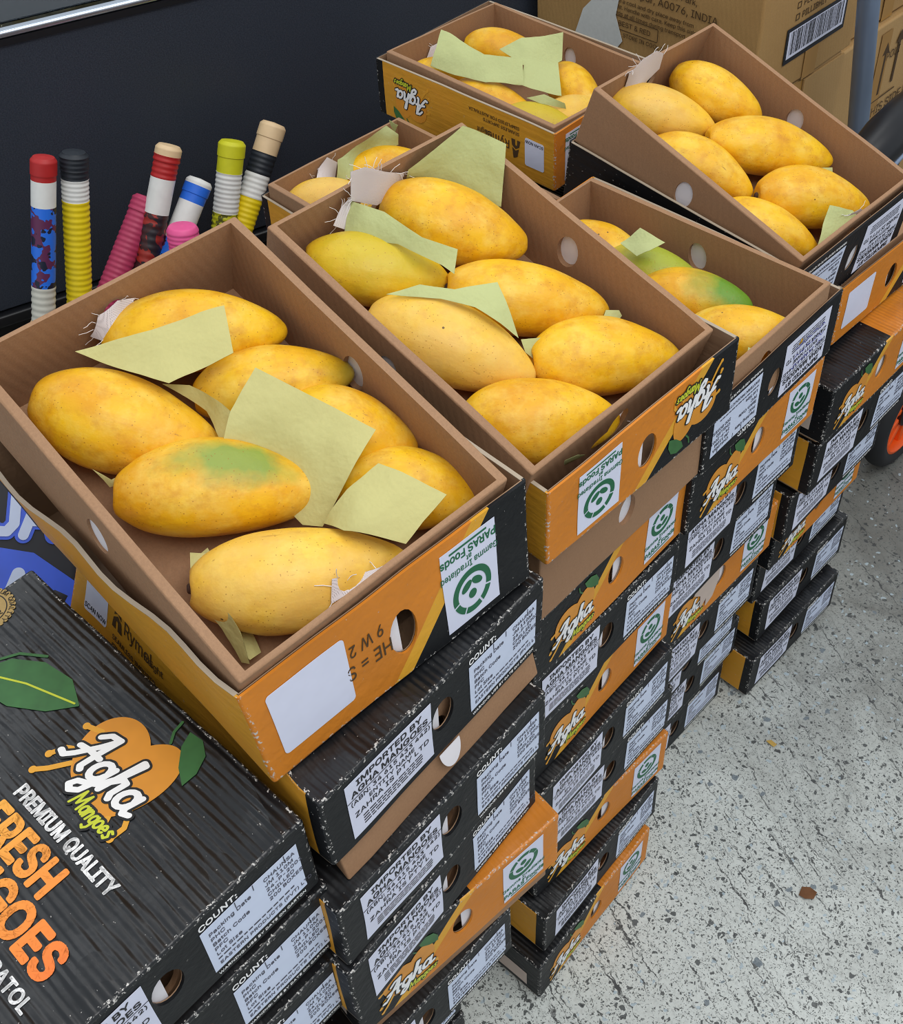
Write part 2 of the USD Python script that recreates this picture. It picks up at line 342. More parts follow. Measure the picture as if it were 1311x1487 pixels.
def tube(path, r, n=10):
    path = np.array(path, float); rr = np.broadcast_to(r, len(path)); v = []; f = []
    for i, p in enumerate(path):
        t = path[min(i + 1, len(path) - 1)] - path[max(i - 1, 0)]; t /= np.linalg.norm(t)
        a = np.cross(t, [0.31, 0.22, 0.93]); a /= np.linalg.norm(a); b = np.cross(t, a)
        v += [p + rr[i] * (math.cos(q) * a + math.sin(q) * b) for q in np.arange(n) / n * 2 * math.pi]
    for i in range(len(path) - 1):
        for j in range(n):
            a, b = i * n + j, i * n + (j + 1) % n
            f += [(a, b, b + n), (a, b + n, a + n)]
    for e, s in ((0, 1), (len(path) - 1, -1)):
        c = len(v); v.append(path[e]); base = e * n
        f += [(c, base + (j + 1) % n, base + j)[::s] for j in range(n)]
    return trimesh.Trimesh(np.array(v), np.array(f), process=False)
def cat(ms): return trimesh.util.concatenate([m for m in ms if m is not None])

# ------------------------------------------------------------------ flat print: shapes in (u, v) laid on a face
def extr(geo, depth=0.0003):
    ms = []
    for g in getattr(geo, 'geoms', [geo]):
        if g.geom_type == 'Polygon' and g.area > 1e-9:
            ms.append(trimesh.creation.extrude_polygon(g, depth, engine='earcut'))
    return cat(ms)
TXT = {}
def text(s, h, x=0, y=0, align='l', wide=1.0, bold=False, depth=0.0003, rot=0):
    k = (s, bold)
    if k not in TXT: TXT[k] = meshkit.text_mesh(s, 1.0, 1.0, bold)
    m = TXT[k].copy(); v = m.vertices.copy(); v[:, 0] *= h * wide; v[:, 1] *= h; v[:, 2] *= depth
    w = v[:, 0].max()
    if align == 'c': v[:, 0] -= w / 2
    if align == 'r': v[:, 0] -= w
    if rot:
        c, q = math.cos(math.radians(rot)), math.sin(math.radians(rot)); v[:, :2] = v[:, :2] @ np.array([[c, q], [-q, c]])
    v[:, 0] += x; v[:, 1] += y; m.vertices = v
    return m
def fit_text(s, w, h, x, y, bold=False):
    m = text(s, h, 0, 0, bold=bold); v = m.vertices.copy(); v[:, 0] *= w / v[:, 0].max(); v[:, 0] += x; v[:, 1] += y; m.vertices = v
    return m
def frame(o, u, v, lift=0.0004):
    u, v = np.array(u, float), np.array(v, float); n = np.cross(u, v); T = np.eye(4)
    T[:3, 0], T[:3, 1], T[:3, 2] = u, v, n; T[:3, 3] = np.array(o, float) + n * lift
    return T
def put(m, T):
    m = m.copy(); m.vertices = m.vertices @ T[:3, :3].T + T[:3, 3]; return m
def strokes(paths, w): return shapely.union_all([LineString(p).buffer(w, quad_segs=5) for p in paths])
def arc(cx, cy, rx, ry, a0, a1, n=14): return [(cx + rx * math.cos(math.radians(a0 + (a1 - a0) * i / n)), cy + ry * math.sin(math.radians(a0 + (a1 - a0) * i / n))) for i in range(n + 1)]
def slant(g, k=0.28): return affinity.affine_transform(g, [1, k, 0, 1, 0, 0])
def script_agha():
    p = [[(-0.12, 0.02), (0.02, -0.02), (0.14, 0.16), (0.34, 0.62), (0.46, 1.0), (0.48, 0.5), (0.52, 0.06), (0.60, 0.0)], [(0.02, 0.36), (0.30, 0.42), (0.62, 0.42)], [(0.10, 0.78), (0.22, 0.96), (0.36, 0.98), (0.46, 1.0)],
         arc(0.92, 0.27, 0.17, 0.24, 20, 360), [(1.10, 0.5), (1.10, 0.0), (1.07, -0.30), (0.94, -0.42), (0.80, -0.34), (0.84, -0.18), (1.05, -0.06), (1.2, 0.06)],
         [(1.2, 0.06), (1.34, 0.5), (1.38, 0.98), (1.30, 1.0), (1.30, 0.0)], [(1.30, 0.26), (1.42, 0.48), (1.54, 0.46), (1.56, 0.1), (1.64, 0.0)],
         arc(1.90, 0.25, 0.17, 0.23, 20, 360), [(2.08, 0.48), (2.08, 0.10), (2.16, 0.0), (2.28, 0.06)]]
    return slant(strokes(p, 0.072))
def script_mangoes():
    p = [[(0, 0), (0.08, 0.9), (0.3, 0.2), (0.52, 0.9), (0.6, 0.0)], arc(0.86, 0.25, 0.13, 0.22, 20, 360), [(0.99, 0.48), (0.99, 0.0)],
         [(1.12, 0.48), (1.12, 0.0)], [(1.12, 0.3), (1.24, 0.48), (1.34, 0.4), (1.34, 0.0)], arc(1.62, 0.25, 0.13, 0.22, 20, 360), [(1.75, 0.48), (1.75, -0.2), (1.65, -0.36), (1.5, -0.28)],
         arc(2.0, 0.25, 0.14, 0.23, 0, 360), [(2.25, 0.24), (2.5, 0.28)] + arc(2.38, 0.26, 0.13, 0.22, 10, 320), [(2.9, 0.42), (2.76, 0.48), (2.68, 0.38), (2.86, 0.18), (2.78, 0.0), (2.64, 0.06)]]
    return slant(strokes(p, 0.065), 0.2)
AGHA, MANGOES = script_agha(), script_mangoes()
def sized(g, w, x, y, rot=0):
    b = g.bounds; s = w / (b[2] - b[0]); g = affinity.scale(affinity.translate(g, -b[0], -b[1]), s, s, origin=(0, 0))
    return affinity.translate(affinity.rotate(g, rot, origin=(0, 0)), x, y)
def mango_logo(w):
    """Sub-part shapes of the printed mango emblem, w wide, lower left at the origin: list of (name, material, geometry, layer)."""
    k = w / 1.0
    lobe1 = affinity.rotate(Point(0, 0).buffer(1), 0); lobe1 = affinity.translate(affinity.rotate(affinity.scale(lobe1, 0.30, 0.36), 35), 0.40, 0.46)
    lobe2 = affinity.translate(affinity.rotate(affinity.scale(Point(0, 0).buffer(1), 0.24, 0.40), -14), 0.70, 0.46)
    drips = strokes([[(0.16, 0.55), (0.02, 0.50)], [(0.16, 0.34), (0.06, 0.28), (0.0, 0.16)], [(0.2, 0.22), (0.1, 0.08), (0.02, 0.0)], [(0.88, 0.3), (0.97, 0.18), (0.96, 0.06)], [(0.80, 0.16), (0.86, 0.04)]], 0.022)
    for q in ((0.0, 0.16), (0.02, 0.0), (0.96, 0.06), (0.86, 0.04), (0.02, 0.5)): drips = drips.union(Point(q).buffer(0.032))
    leaf = affinity.translate(affinity.rotate(Polygon([(0, 0), (0.10, 0.10), (0.24, 0.12), (0.38, 0.05), (0.46, -0.06), (0.30, -0.09), (0.12, -0.07)]), -38), 0.66, 0.86)
    stem = strokes([[(0.66, 0.84), (0.60, 0.92), (0.58, 1.02)]], 0.012)
    a = sized(AGHA, 0.92, 0.02, 0.06, 0); mg = sized(MANGOES, 0.50, 0.46, -0.04, 0)
    sc = lambda g: affinity.scale(g, k, k, origin=(0, 0))
    return [('mango_print', 'mango_ink', sc(lobe1.union(lobe2)), 0), ('splash_print', 'gold_ink', sc(drips), 0), ('leaf_print', 'leaf_ink', sc(leaf.union(stem)), 1),
            ('lettering_outline', 'black_ink', sc(a.union(mg).buffer(0.020)), 2), ('lettering', 'white_ink', sc(a), 3), ('small_lettering', 'lime_ink', sc(mg), 3)]
def add_logo(parent, T, w, warp, coarse=False):
    lp = None
    for nm, mt, g, lay in mango_logo(w):
        g = g.simplify(w * (0.006 if coarse else 0.003))
        m = put(extr(g, 0.0002), T); m.vertices += T[:3, 2] * 0.00025 * lay
        pieces = [m] if nm != 'splash_print' else [put(extr(q.simplify(w * 0.004), 0.0002), T) for q in getattr(g, 'geoms', [g])]
        for m in pieces[1:]: part(lp, nm, m, mt, False, warp=warp)
        m = pieces[0]
        if lp is None: lp = part(parent, 'mango_logo', m, mt, False, warp=warp)
        else: part(lp, nm, m, mt, False, warp=warp)
    return lp
def radura(r):
    """Broken ring, dot and two petals."""
    ring = Point(0, 0).buffer(r).difference(Point(0, 0).buffer(r * 0.74))
    for a in (18, 62, 118, 162): ring = ring.difference(LineString([(0, 0), (2 * r * math.cos(math.radians(a)), 2 * r * math.sin(math.radians(a)))]).buffer(r * 0.045))
    dot = Point(0, r * 0.18).buffer(r * 0.2)
    petals = [affinity.translate(affinity.rotate(affinity.scale(Point(0, 0).buffer(1), r * 0.30, r * 0.16), a), x * r, -r * 0.30) for a, x in ((-35, -0.27), (35, 0.27))]
    return shapely.union_all([ring, dot] + petals)
TISSUE = {1: [('big', [(-0.032, 0.045, 0.1), (0.08, 0.085, 0.098), (0.095, 0.042, 0.08), (0.103, 0.011, 0.045), (0.089, 0.001, 0.04), (0.055, -0.002, 0.044), (0.017, -0.017, 0.052), (0.005, -0.023, 0.066), (-0.016, 0.005, 0.088)]), ('left', [(-0.145, -0.062, 0.092), (-0.119, -0.001, 0.104), (-0.102, 0.063, 0.104), (-0.06, 0.041, 0.098), (-0.07, -0.019, 0.088), (-0.114, -0.044, 0.09)]), ('front', [(0.105, 0.066, 0.095), (0.165, 0.088, 0.1), (0.174, 0.036, 0.088), (0.133, 0.006, 0.085), (0.108, 0.007, 0.06), (0.105, 0.033, 0.085)]), ('strip', [(-0.087, -0.014, 0.066), (-0.07, 0.001, 0.07), (-0.02, 0.009, 0.08), (-0.007, -0.011, 0.06), (-0.047, 0.002, 0.055)]), ('curl', [(0.106, -0.112, 0.06), (0.112, -0.107, 0.066), (0.122, -0.105, 0.066), (0.141, -0.106, 0.058), (0.16, -0.11, 0.04), (0.153, -0.113, 0.034), (0.13, -0.113, 0.042), (0.115, -0.113, 0.052)]), ('liner', [(0.053, -0.083, 0.03), (0.054, -0.073, 0.035), (0.089, -0.079, 0.02), (0.151, -0.091, 0.02), (0.154, -0.105, 0.03), (0.127, -0.103, 0.03), (0.076, -0.092, 0.03)]), ('tuck', [(-0.058, -0.107, 0.055), (-0.037, -0.102, 0.058), (-0.03, -0.077, 0.055), (-0.025, -0.084, 0.05), (-0.036, -0.105, 0.05)]), ('scrap', [(0.052, -0.089, 0.045), (0.066, -0.076, 0.05), (0.072, -0.086, 0.05), (0.076, -0.105, 0.045)])], 2: [('back', [(-0.175, 0.047, 0.085), (-0.169, 0.079, 0.105), (-0.164, 0.112, 0.125), (-0.12, 0.138, 0.118), (-0.09, 0.115, 0.06), (-0.138, 0.091, 0.05), (-0.181, 0.053, 0.05)]), ('left', [(-0.177, -0.036, 0.085), (-0.136, -0.024, 0.095), (-0.083, -0.02, 0.1), (-0.053, 0.002, 0.095), (-0.038, -0.013, 0.08), (-0.052, -0.019, 0.085), (-0.1, -0.036, 0.085), (-0.156, -0.059, 0.06)]), ('mid', [(-0.056, -0.095, 0.088), (-0.04, -0.065, 0.098), (-0.013, -0.043, 0.1), (0.007, -0.001, 0.102), (0.029, -0.009, 0.095), (0.06, -0.018, 0.075), (0.048, -0.026, 0.085), (0.015, -0.041, 0.097), (-0.015, -0.06, 0.096)]), ('side', [(0.085, 0.101, 0.06), (0.094, 0.112, 0.06), (0.099, 0.113, 0.055), (0.103, 0.097, 0.05), (0.094, 0.084, 0.05)]), ('gap', [(0.061, -0.012, 0.07), (0.074, 0.01, 0.07), (0.08, -0.009, 0.055), (0.071, -0.013, 0.06)]), ('front', [(0.179, -0.12, 0.065), (0.186, -0.102, 0.07), (0.193, -0.07, 0.07), (0.194, -0.057, 0.06), (0.184, -0.104, 0.055)])], 3: [('back', [(-0.061, 0.04, 0.1), (-0.047, 0.064, 0.115), (-0.006, 0.06, 0.115), (-0.014, 0.039, 0.11), (-0.026, 0.03, 0.1)]), ('front', [(0.165, -0.003, 0.075), (0.186, 0.001, 0.075), (0.186, -0.015, 0.065), (0.175, -0.021, 0.065)])], 4: [('front', [(0.148, -0.014, 0.096), (0.171, 0.013, 0.09), (0.181, 0.017, 0.085), (0.182, -0.037, 0.075), (0.178, -0.065, 0.065), (0.164, -0.043, 0.082)]), ('strip', [(0.076, 0.016, 0.085), (0.1, 0.07, 0.08), (0.109, 0.067, 0.07), (0.086, 0.028, 0.075)])], 'A': [('left', [(-0.143, -0.051, 0.125), (-0.098, -0.051, 0.12), (-0.041, -0.051, 0.112), (0.012, -0.014, 0.11), (0.041, -0.042, 0.085), (-0.008, -0.083, 0.085), (-0.065, -0.098, 0.085), (-0.117, -0.104, 0.085), (-0.123, -0.083, 0.11)]), ('right', [(-0.043, -0.011, 0.11), (-0.021, 0.022, 0.125), (0.032, 0.067, 0.14), (0.054, 0.041, 0.105), (0.049, 0.037, 0.1), (0.102, -0.015, 0.075), (0.038, -0.044, 0.085), (0.016, -0.014, 0.1)]), ('front', [(0.072, -0.07, 0.082), (0.092, -0.049, 0.088), (0.127, -0.037, 0.08), (0.129, -0.035, 0.07), (0.093, -0.058, 0.075)])], 'B': [('fold', [(-0.16, -0.019, 0.1), (-0.147, 0.038, 0.12), (-0.145, 0.078, 0.125), (-0.133, 0.089, 0.11), (-0.135, 0.089, 0.09), (-0.145, 0.062, 0.085), (-0.154, 0.025, 0.085), (-0.144, -0.022, 0.07), (-0.16, -0.026, 0.07)]), ('tab', [(-0.158, 0.097, 0.125), (-0.135, 0.096, 0.125), (-0.149, 0.1, 0.105), (-0.162, 0.103, 0.105)])]}
GAUZE = [(1, 'back', [(-0.178, -0.03, 0.053), (-0.178, -0.019, 0.075), (-0.178, 0.002, 0.081), (-0.178, 0.02, 0.072), (-0.17, 0.001, 0.068), (-0.165, -0.026, 0.057)]), (1, 'front', [(0.172, -0.039, 0.071), (0.16, -0.029, 0.084), (0.165, -0.005, 0.07), (0.178, 0.012, 0.084), (0.178, -0.005, 0.076)]), (2, 'back', [(-0.179, -0.037, 0.125), (-0.179, -0.017, 0.121), (-0.179, 0.016, 0.096), (-0.178, 0.046, 0.078), (-0.176, 0.039, 0.059), (-0.168, -0.002, 0.065), (-0.17, -0.041, 0.093)]), (2, 'low', [(-0.17, -0.064, 0.07), (-0.176, -0.049, 0.084), (-0.176, -0.036, 0.092), (-0.16, -0.051, 0.063)]), (2, 'front', [(0.178, -0.011, 0.028), (0.172, 0.012, 0.029), (0.178, 0.031, 0.034), (0.18, 0.018, 0.033)]), (4, 'back', [(-0.18, -0.067, 0.07), (-0.18, -0.072, 0.101), (-0.18, -0.048, 0.115), (-0.18, -0.018, 0.118), (-0.178, 0.003, 0.105), (-0.176, 0.005, 0.078), (-0.172, -0.033, 0.069), (-0.17, -0.05, 0.068)]), (4, 'front', [(0.172, 0.011, 0.065), (0.172, 0.004, 0.087), (0.178, 0.02, 0.095), (0.18, 0.063, 0.07), (0.18, 0.022, 0.07)]), ('B', 'back', [(-0.178, -0.072, 0.062), (-0.18, -0.044, 0.087), (-0.18, -0.024, 0.099), (-0.178, -0.006, 0.082), (-0.17, -0.022, 0.059), (-0.165, -0.063, 0.067)]), ('A', 'back', [(-0.178, -0.055, 0.053), (-0.18, -0.04, 0.076), (-0.18, -0.014, 0.077), (-0.17, -0.016, 0.055), (-0.165, -0.044, 0.046)])]
# ------------------------------------------------------------------ mango cartons
HOLE_Z = 0.056
def crumple(seed, amp=0.0018):
    def w(v):
        d = np.stack([meshkit.fbm(v * 10.0 + 7.3 * k + seed * 3.1, 2, seed + k) - 0.5 for k in range(3)], 1)
        return v + d * amp * 2
    return w
def lid_mesh(refine=0.022, holes=True):
    hx, hy = LL / 2, LW / 2
    m = rbox((-hx, -hy, -0.01), (hx, hy, LH), 0.003, 12) - mbox((-1, -1, -1), (1, 1, 0.0)) - mbox((-hx + 0.004, -hy + 0.004, -0.5), (hx - 0.004, hy - 0.004, LH - 0.004))
    if holes:
        c = m3.Manifold.cylinder(1.0, 1.0, 1.0, 20).rotate([0, 90, 0]).scale([1, 0.0145, 0.0225]).translate([-0.5, 0, HOLE_Z])
        m = m - c
    return meshkit.arrays(m.refine_to_length(refine), 30)
LID = lid_mesh()
def tray_mesh(L=TL_, W=TW, H=TH, side_holes=True, tw=0.009, te=0.0055):
    hx, hy = L / 2, W / 2
    m = rbox((-hx, -hy, 0), (hx, hy, H), 0.0022, 10) - mbox((-hx + te, -hy + tw, 0.004), (hx - te, hy - tw, 1))
    m = m - m3.Manifold.cylinder(1.0, 1.0, 1.0, 20).rotate([0, 90, 0]).scale([1, 0.0145, 0.0225]).translate([-0.5, 0, HOLE_Z])
    if side_holes: m = m - m3.Manifold.cylinder(1.0, 1.0, 1.0, 20).rotate([90, 0, 0]).scale([0.0145, 1, 0.0215]).translate([0.0, 0.5, HOLE_Z])
    return meshkit.arrays(m.refine_to_length(0.03), 30)
TRAY = tray_mesh()
def flap_mesh(side):
    e = affinity.scale(Point(0, 0).buffer(1, quad_segs=8), 0.0165, 0.0245).intersection(sbox(-0.03, -0.03, -0.0015, 0.03) if side < 0 else sbox(0.0015, -0.03, 0.03, 0.03))
    return extr(e, 0.0008)
def fine(m, s=0.010): return m.subdivide_to_size(s)
def label_import():
    """White label, 0.105 x 0.084, and its lettering."""
    card = fine(extr(sbox(0, 0, 0.105, 0.084), 0.0003)); c = 0.0525; t = []
    for s, h, y in (('IMPORTED BY', 0.0078, 0.0720), ('AGHA MANGOES', 0.0078, 0.0600), ('(ABN: 34 615 433 442)', 0.0060, 0.0480), ('ENTITY NAME', 0.0056, 0.0385), ('ZAHRA IS PTY LTD', 0.0070, 0.0280)):
        t.append(text(s, h, c, y, 'c', 1.08, s[0] in 'IA'))
    t.append(extr(sbox(0.0, 0.0565, 0.105, 0.0571)))
    rnd = random.Random(5)
    for y in (0.0205, 0.0165, 0.0125, 0.0085):
        x = 0.014
        while x < 0.088:
            w = rnd.uniform(0.003, 0.009); t.append(extr(sbox(x, y, min(x + w, 0.092), y + 0.0012))); x += w + 0.0014
    return card, cat(t)
def label_count():
    card = fine(extr(sbox(0, 0, 0.098, 0.070), 0.0003)); t = []
    for i, s in enumerate(('Packing Date', 'PHC', 'Batch Code', 'PFC', 'Lot Size')): t.append(text(s, 0.0050, 0.006, 0.056 - i * 0.0085))
    for i, s in enumerate(('CHAUNSA', 'JM 110M', '24-P-2001', 'CHILLED', '200 BOXES')): t.append(text(s, 0.0048, 0.062, 0.059 - i * 0.0078))
    t.append(text('EASTERN PRODUCTS (PVT) LTD', 0.0046, 0.006, 0.006))
    rnd = random.Random(8); x = 0.006
    while x < 0.086:
        w = rnd.uniform(0.003, 0.007); t.append(extr(sbox(x, 0.0155, x + w, 0.0172))); x += w + 0.0015
    for x in (0.034, 0.052, 0.084): t.append(extr(sbox(x, 0.062, x + 0.0007, 0.070)))
    return card, cat(t)
def sticker_paras():
    card = fine(extr(sbox(0, 0, 0.062, 0.084), 0.0003))
    em = put(extr(radura(0.0225)), frame((0.031, 0.055, 0), (1, 0, 0), (0, 1, 0), 0.0))
    t = [text('Gamma Irradiated', 0.0062, 0.031, 0.0235, 'c', 0.9), text('at', 0.0050, 0.031, 0.0170, 'c'), text('PARAS Foods', 0.0075, 0.031, 0.0080, 'c', 0.95, True)]
    for y in (0.0035,): t.append(extr(sbox(0.010, y, 0.052, y + 0.0016)))
    return card, em, cat(t)
LIMP, LCNT, PARAS = label_import(), label_count(), sticker_paras()
UNDERLINE = [text('WARNING: USE BY DATE ON CARTON', 0.0036, 0, 0)]
UNDERLINE[0].vertices = UNDERLINE[0].vertices * [0.093 / UNDERLINE[0].vertices[:, 0].max(), 1, 1]
def lift(m, d=0.0004):
    m = m.copy(); m.vertices = m.vertices + [0, 0, d]; return m
def add_prints(t, warp=None, paras=True, qr=False, logo=True, imp=True, cnt=True, sides=False, side_logo=False, side_label=True, hand=False, paras_at=0.207, paras_tilt=0):
    """All the print of one upright lid. End A is +x, end B is -x, the golden side is -y, the dark side +y."""
    hx, hy = LL / 2, LW / 2
    A = frame((hx, -hy, 0), (0, 1, 0), (0, 0, 1)); Bf = frame((-hx, hy, 0), (0, -1, 0), (0, 0, 1))
    off = lambda T, x, y, r=0: T @ np.array([[math.cos(math.radians(r)), -math.sin(math.radians(r)), 0, x], [math.sin(math.radians(r)), math.cos(math.radians(r)), 0, y], [0, 0, 1, 0], [0, 0, 0, 1.0]])
    if imp:
        q = part(t, 'import_label', put(LIMP[0], off(A, 0.026, 0.010)), 'white_paper', False, warp=warp)
        part(q, 'lettering', put(lift(LIMP[1]), off(A, 0.026, 0.010)), 'ink', False, warp=warp)
    if cnt:
        q = part(t, 'count_label', put(LCNT[0], off(A, 0.184, 0.014)), 'blue_white_paper', False, warp=warp)
        part(q, 'lettering', put(lift(LCNT[1]), off(A, 0.184, 0.014)), 'grey_ink', False, warp=warp)
        part(q, 'heading', put(text('COUNT:', 0.0072, 0.0, 0.073, 'l', 1.0, True), off(A, 0.184, 0.014)), 'white_ink', False, warp=warp)
        part(q, 'notice', put(UNDERLINE[0], off(A, 0.186, 0.0055)), 'white_ink', False, warp=warp)
    if logo: add_logo(t, off(Bf, 0.028, 0.012, 0), 0.082, warp)
    if paras:
        TT = off(Bf, paras_at, 0.011, paras_tilt)
        q = part(t, 'irradiation_sticker', put(PARAS[0], TT), 'white_paper', False, warp=warp)
        part(q, 'emblem', put(lift(PARAS[1]), TT), 'green_ink', False, warp=warp)
        part(q, 'lettering', put(lift(PARAS[2]), TT), 'green_ink', False, warp=warp)
    if hand: part(t, 'handwriting', put(cat([text('HE = S', 0.014, 0.160, 0.050, 'l', 0.8), text('9 W 2', 0.012, 0.166, 0.030, 'l', 0.8)]), Bf), 'brown_ink', False, warp=warp)
    if qr: part(t, 'blank_sticker', put(fine(extr(sbox(0, 0, 0.072, 0.068).buffer(-0.004).buffer(0.004))), off(Bf, 0.205, 0.016)), 'white_paper', False, warp=warp)
    if sides:
        S = frame((-hx, -hy, 0), (1, 0, 0), (0, 0, 1))
        if side_logo: add_logo(t, off(S, 0.275, 0.022), 0.085, warp, True)
        q = part(t, 'scan_sticker', put(fine(extr(sbox(0, 0, 0.040, 0.050).buffer(-0.004).buffer(0.004))), off(S, 0.022, 0.028)), 'white_paper', False, warp=warp)
        part(q, 'lettering', put(lift(text('SCAN NOW', 0.0050, 0.020, 0.0035, 'c')), off(S, 0.022, 0.028)), 'ink', False, warp=warp)
        mk = Polygon([(0, 0), (0.006, 0.030), (0.014, 0.034), (0.019, 0.0)]).difference(strokes([[(0.001, 0.012), (0.010, 0.018), (0.019, 0.012)]], 0.0013)).difference(strokes([[(0.009, 0.0), (0.009, 0.008)]], 0.0022))
        q = part(t, 'freight_print', put(extr(mk), off(S, 0.072, 0.040)), 'brown_ink', False, warp=warp)
        ft = [text('Rymel', 0.0150, 0.094, 0.046, 'l', 0.9), text('freight', 0.0085, 0.133, 0.046, 'l', 0.9), text('SEAMLESS IMPORTS', 0.0056, 0.074, 0.026), text('SIMPLIFIED FOR AUSTRALIA', 0.0056, 0.074, 0.016)]
        part(q, 'lettering', put(cat(ft), S), 'brown_ink', False, warp=warp)
    D = frame((hx, hy, 0), (-1, 0, 0), (0, 0, 1))
    if side_label: part(t, 'side_label', put(fine(extr(sbox(0, 0, 0.085, 0.040))), off(D, 0.290, 0.014)), 'tear', False, warp=warp)
def hole_flaps(t, warp=None):
    for s, side in ((1, -1), (-1, 1)):
        T = frame((s * (LL / 2 - 0.0062), 0, HOLE_Z), (0, s, 0), (0, 0, 1))
        part(t, 'hole_flap', put(flap_mesh(side), T), 'white_flap', False, warp=warp)
        T = frame((s * (LL / 2 - 0.026), 0, HOLE_Z), (0, s, 0), (0, 0, 1))
def carton(name, label, T, seed=0, drop=0.012, warp=None, squeeze=False, group=None, **kw):
    """A closed carton on its tray: origin under the tray."""
    t = thing(name, label, 'mango carton', T, group)
    w0 = crumple(seed)
    wl = (lambda v: w0(warp(v))) if warp else w0
    up = lambda f: (lambda v: f(v) + [0, 0, drop])
    part(t, 'lid', LID, 'lid', rest=True, warp=up(wl))
    def wt(v):
        v = w0(v)
        if squeeze: v = v + np.stack([0.014 * np.clip(1 - v[:, 2] / 0.06, 0, 1), 0.078 * np.clip((LL / 2 - v[:, 0]) / LL, 0, 1) * np.clip((TW / 2 - v[:, 1]) / TW, 0, 1), 0 * v[:, 0]], 1)
        return v
    part(t, 'tray', TRAY, 'kraft', warp=wt)
    if squeeze: part(t, 'hole_flap', put(extr(affinity.scale(Point(0, 0).buffer(1), 0.0140, 0.0245).intersection(sbox(-1, -1, 1, 0.001)), 0.0006), frame((0.1985, 0.004, 0.037), (0, 1, 0), (-0.2, 0, 0.98), 0.0012)), 'white_flap', False)
    add_prints(t, up(wl), **kw); hole_flaps(t, up(wl))
    return t
def gauze_mesh(poly, seed):
    return sheet(poly, seed, 0.0006, 0.0012, 0.006)
def sheet(poly, seed, thick=0.0005, ripple=0.0022, step=0.008):
    """A thin curved sheet through the given 3-D outline."""
    P = np.array(poly, float); c = P.mean(0); _, _, Vh = np.linalg.svd(P - c)
    q = (P - c) @ Vh.T; g = Polygon(q[:, :2])
    if not g.is_valid: g = g.buffer(0)
    if g.geom_type != 'Polygon': g = max(g.geoms, key=lambda k: k.area)
    # round the outline a little, then fill with a grid of points
    ring = np.array(g.segmentize(step).exterior.coords)[:-1]
    x0, y0, x1, y1 = g.bounds; gx, gy = np.meshgrid(np.arange(x0, x1, step), np.arange(y0, y1, step))
    pts = np.stack([gx.ravel() + (np.arange(gx.size) // gx.shape[1] % 2) * step / 2, gy.ravel()], 1)
    inn = g.buffer(-step * 0.45)
    pts = pts[[inn.contains(Point(p)) for p in pts]] if not inn.is_empty else pts[:0]
    allp = np.vstack([ring, pts])
    from scipy.spatial import Delaunay
    tr = Delaunay(allp).simplices; cen = allp[tr].mean(1)
    tr = tr[[g.buffer(1e-6).contains(Point(p)) for p in cen]]
    a = allp[tr]; flip = ((a[:, 1, 0] - a[:, 0, 0]) * (a[:, 2, 1] - a[:, 0, 1]) - (a[:, 1, 1] - a[:, 0, 1]) * (a[:, 2, 0] - a[:, 0, 0])) < 0
    tr[flip] = tr[flip][:, ::-1]
    from scipy.interpolate import RBFInterpolator
    h = RBFInterpolator(q[:, :2], q[:, 2], smoothing=1e-7, kernel='thin_plate_spline')(allp) if len(P) > 3 else np.zeros(len(allp))
    n3 = np.stack([allp[:, 0], allp[:, 1], np.zeros(len(allp))], 1)
    h = h + (meshkit.fbm(n3 * 20.0 + seed, 3, seed) - 0.5) * ripple * 2
    top = np.stack([allp[:, 0], allp[:, 1], h], 1)
    N = len(allp); v = np.vstack([top, top - [0, 0, thick]]); f = [tr, tr[:, ::-1] + N]
    e = np.sort(np.vstack([tr[:, [0, 1]], tr[:, [1, 2]], tr[:, [2, 0]]]), 1); de = np.vstack([tr[:, [0, 1]], tr[:, [1, 2]], tr[:, [2, 0]]])
    uq, idx, cnt = np.unique(e, axis=0, return_index=True, return_counts=True)
    b = de[idx[cnt == 1]]
    f += [np.stack([b[:, 1], b[:, 0], b[:, 0] + N], 1), np.stack([b[:, 1], b[:, 0] + N, b[:, 1] + N], 1)]
    v = v @ Vh + c; f = np.vstack(f)
    if np.linalg.det(Vh) < 0: f = f[:, ::-1]
    return trimesh.Trimesh(v, f, process=False)
def threads(poly, seed, n=14):
    rnd = np.random.default_rng(seed); P = np.array(poly, float); ms = []; c = P.mean(0)
    for i in range(n):
        k = rnd.integers(0, len(P)); a = P[k] * (1 - rnd.random() * 0.6) + P[(k + 1) % len(P)] * 0.3
        a = P[k] + (P[(k + 1) % len(P)] - P[k]) * rnd.random(); d = (a - c); d /= np.linalg.norm(d) + 1e-9
        d = d + rnd.normal(0, 0.5, 3); pts = [a]
        for j in range(4): d = d + rnd.normal(0, 0.4, 3); pts.append(pts[-1] + d / np.linalg.norm(d) * 0.0035)
        ms.append(tube(pts, 0.00035, 4))
    return cat(ms)
def tray_frame(k): t = TRAYS[k]; return mat4(t[:3], t[3:])
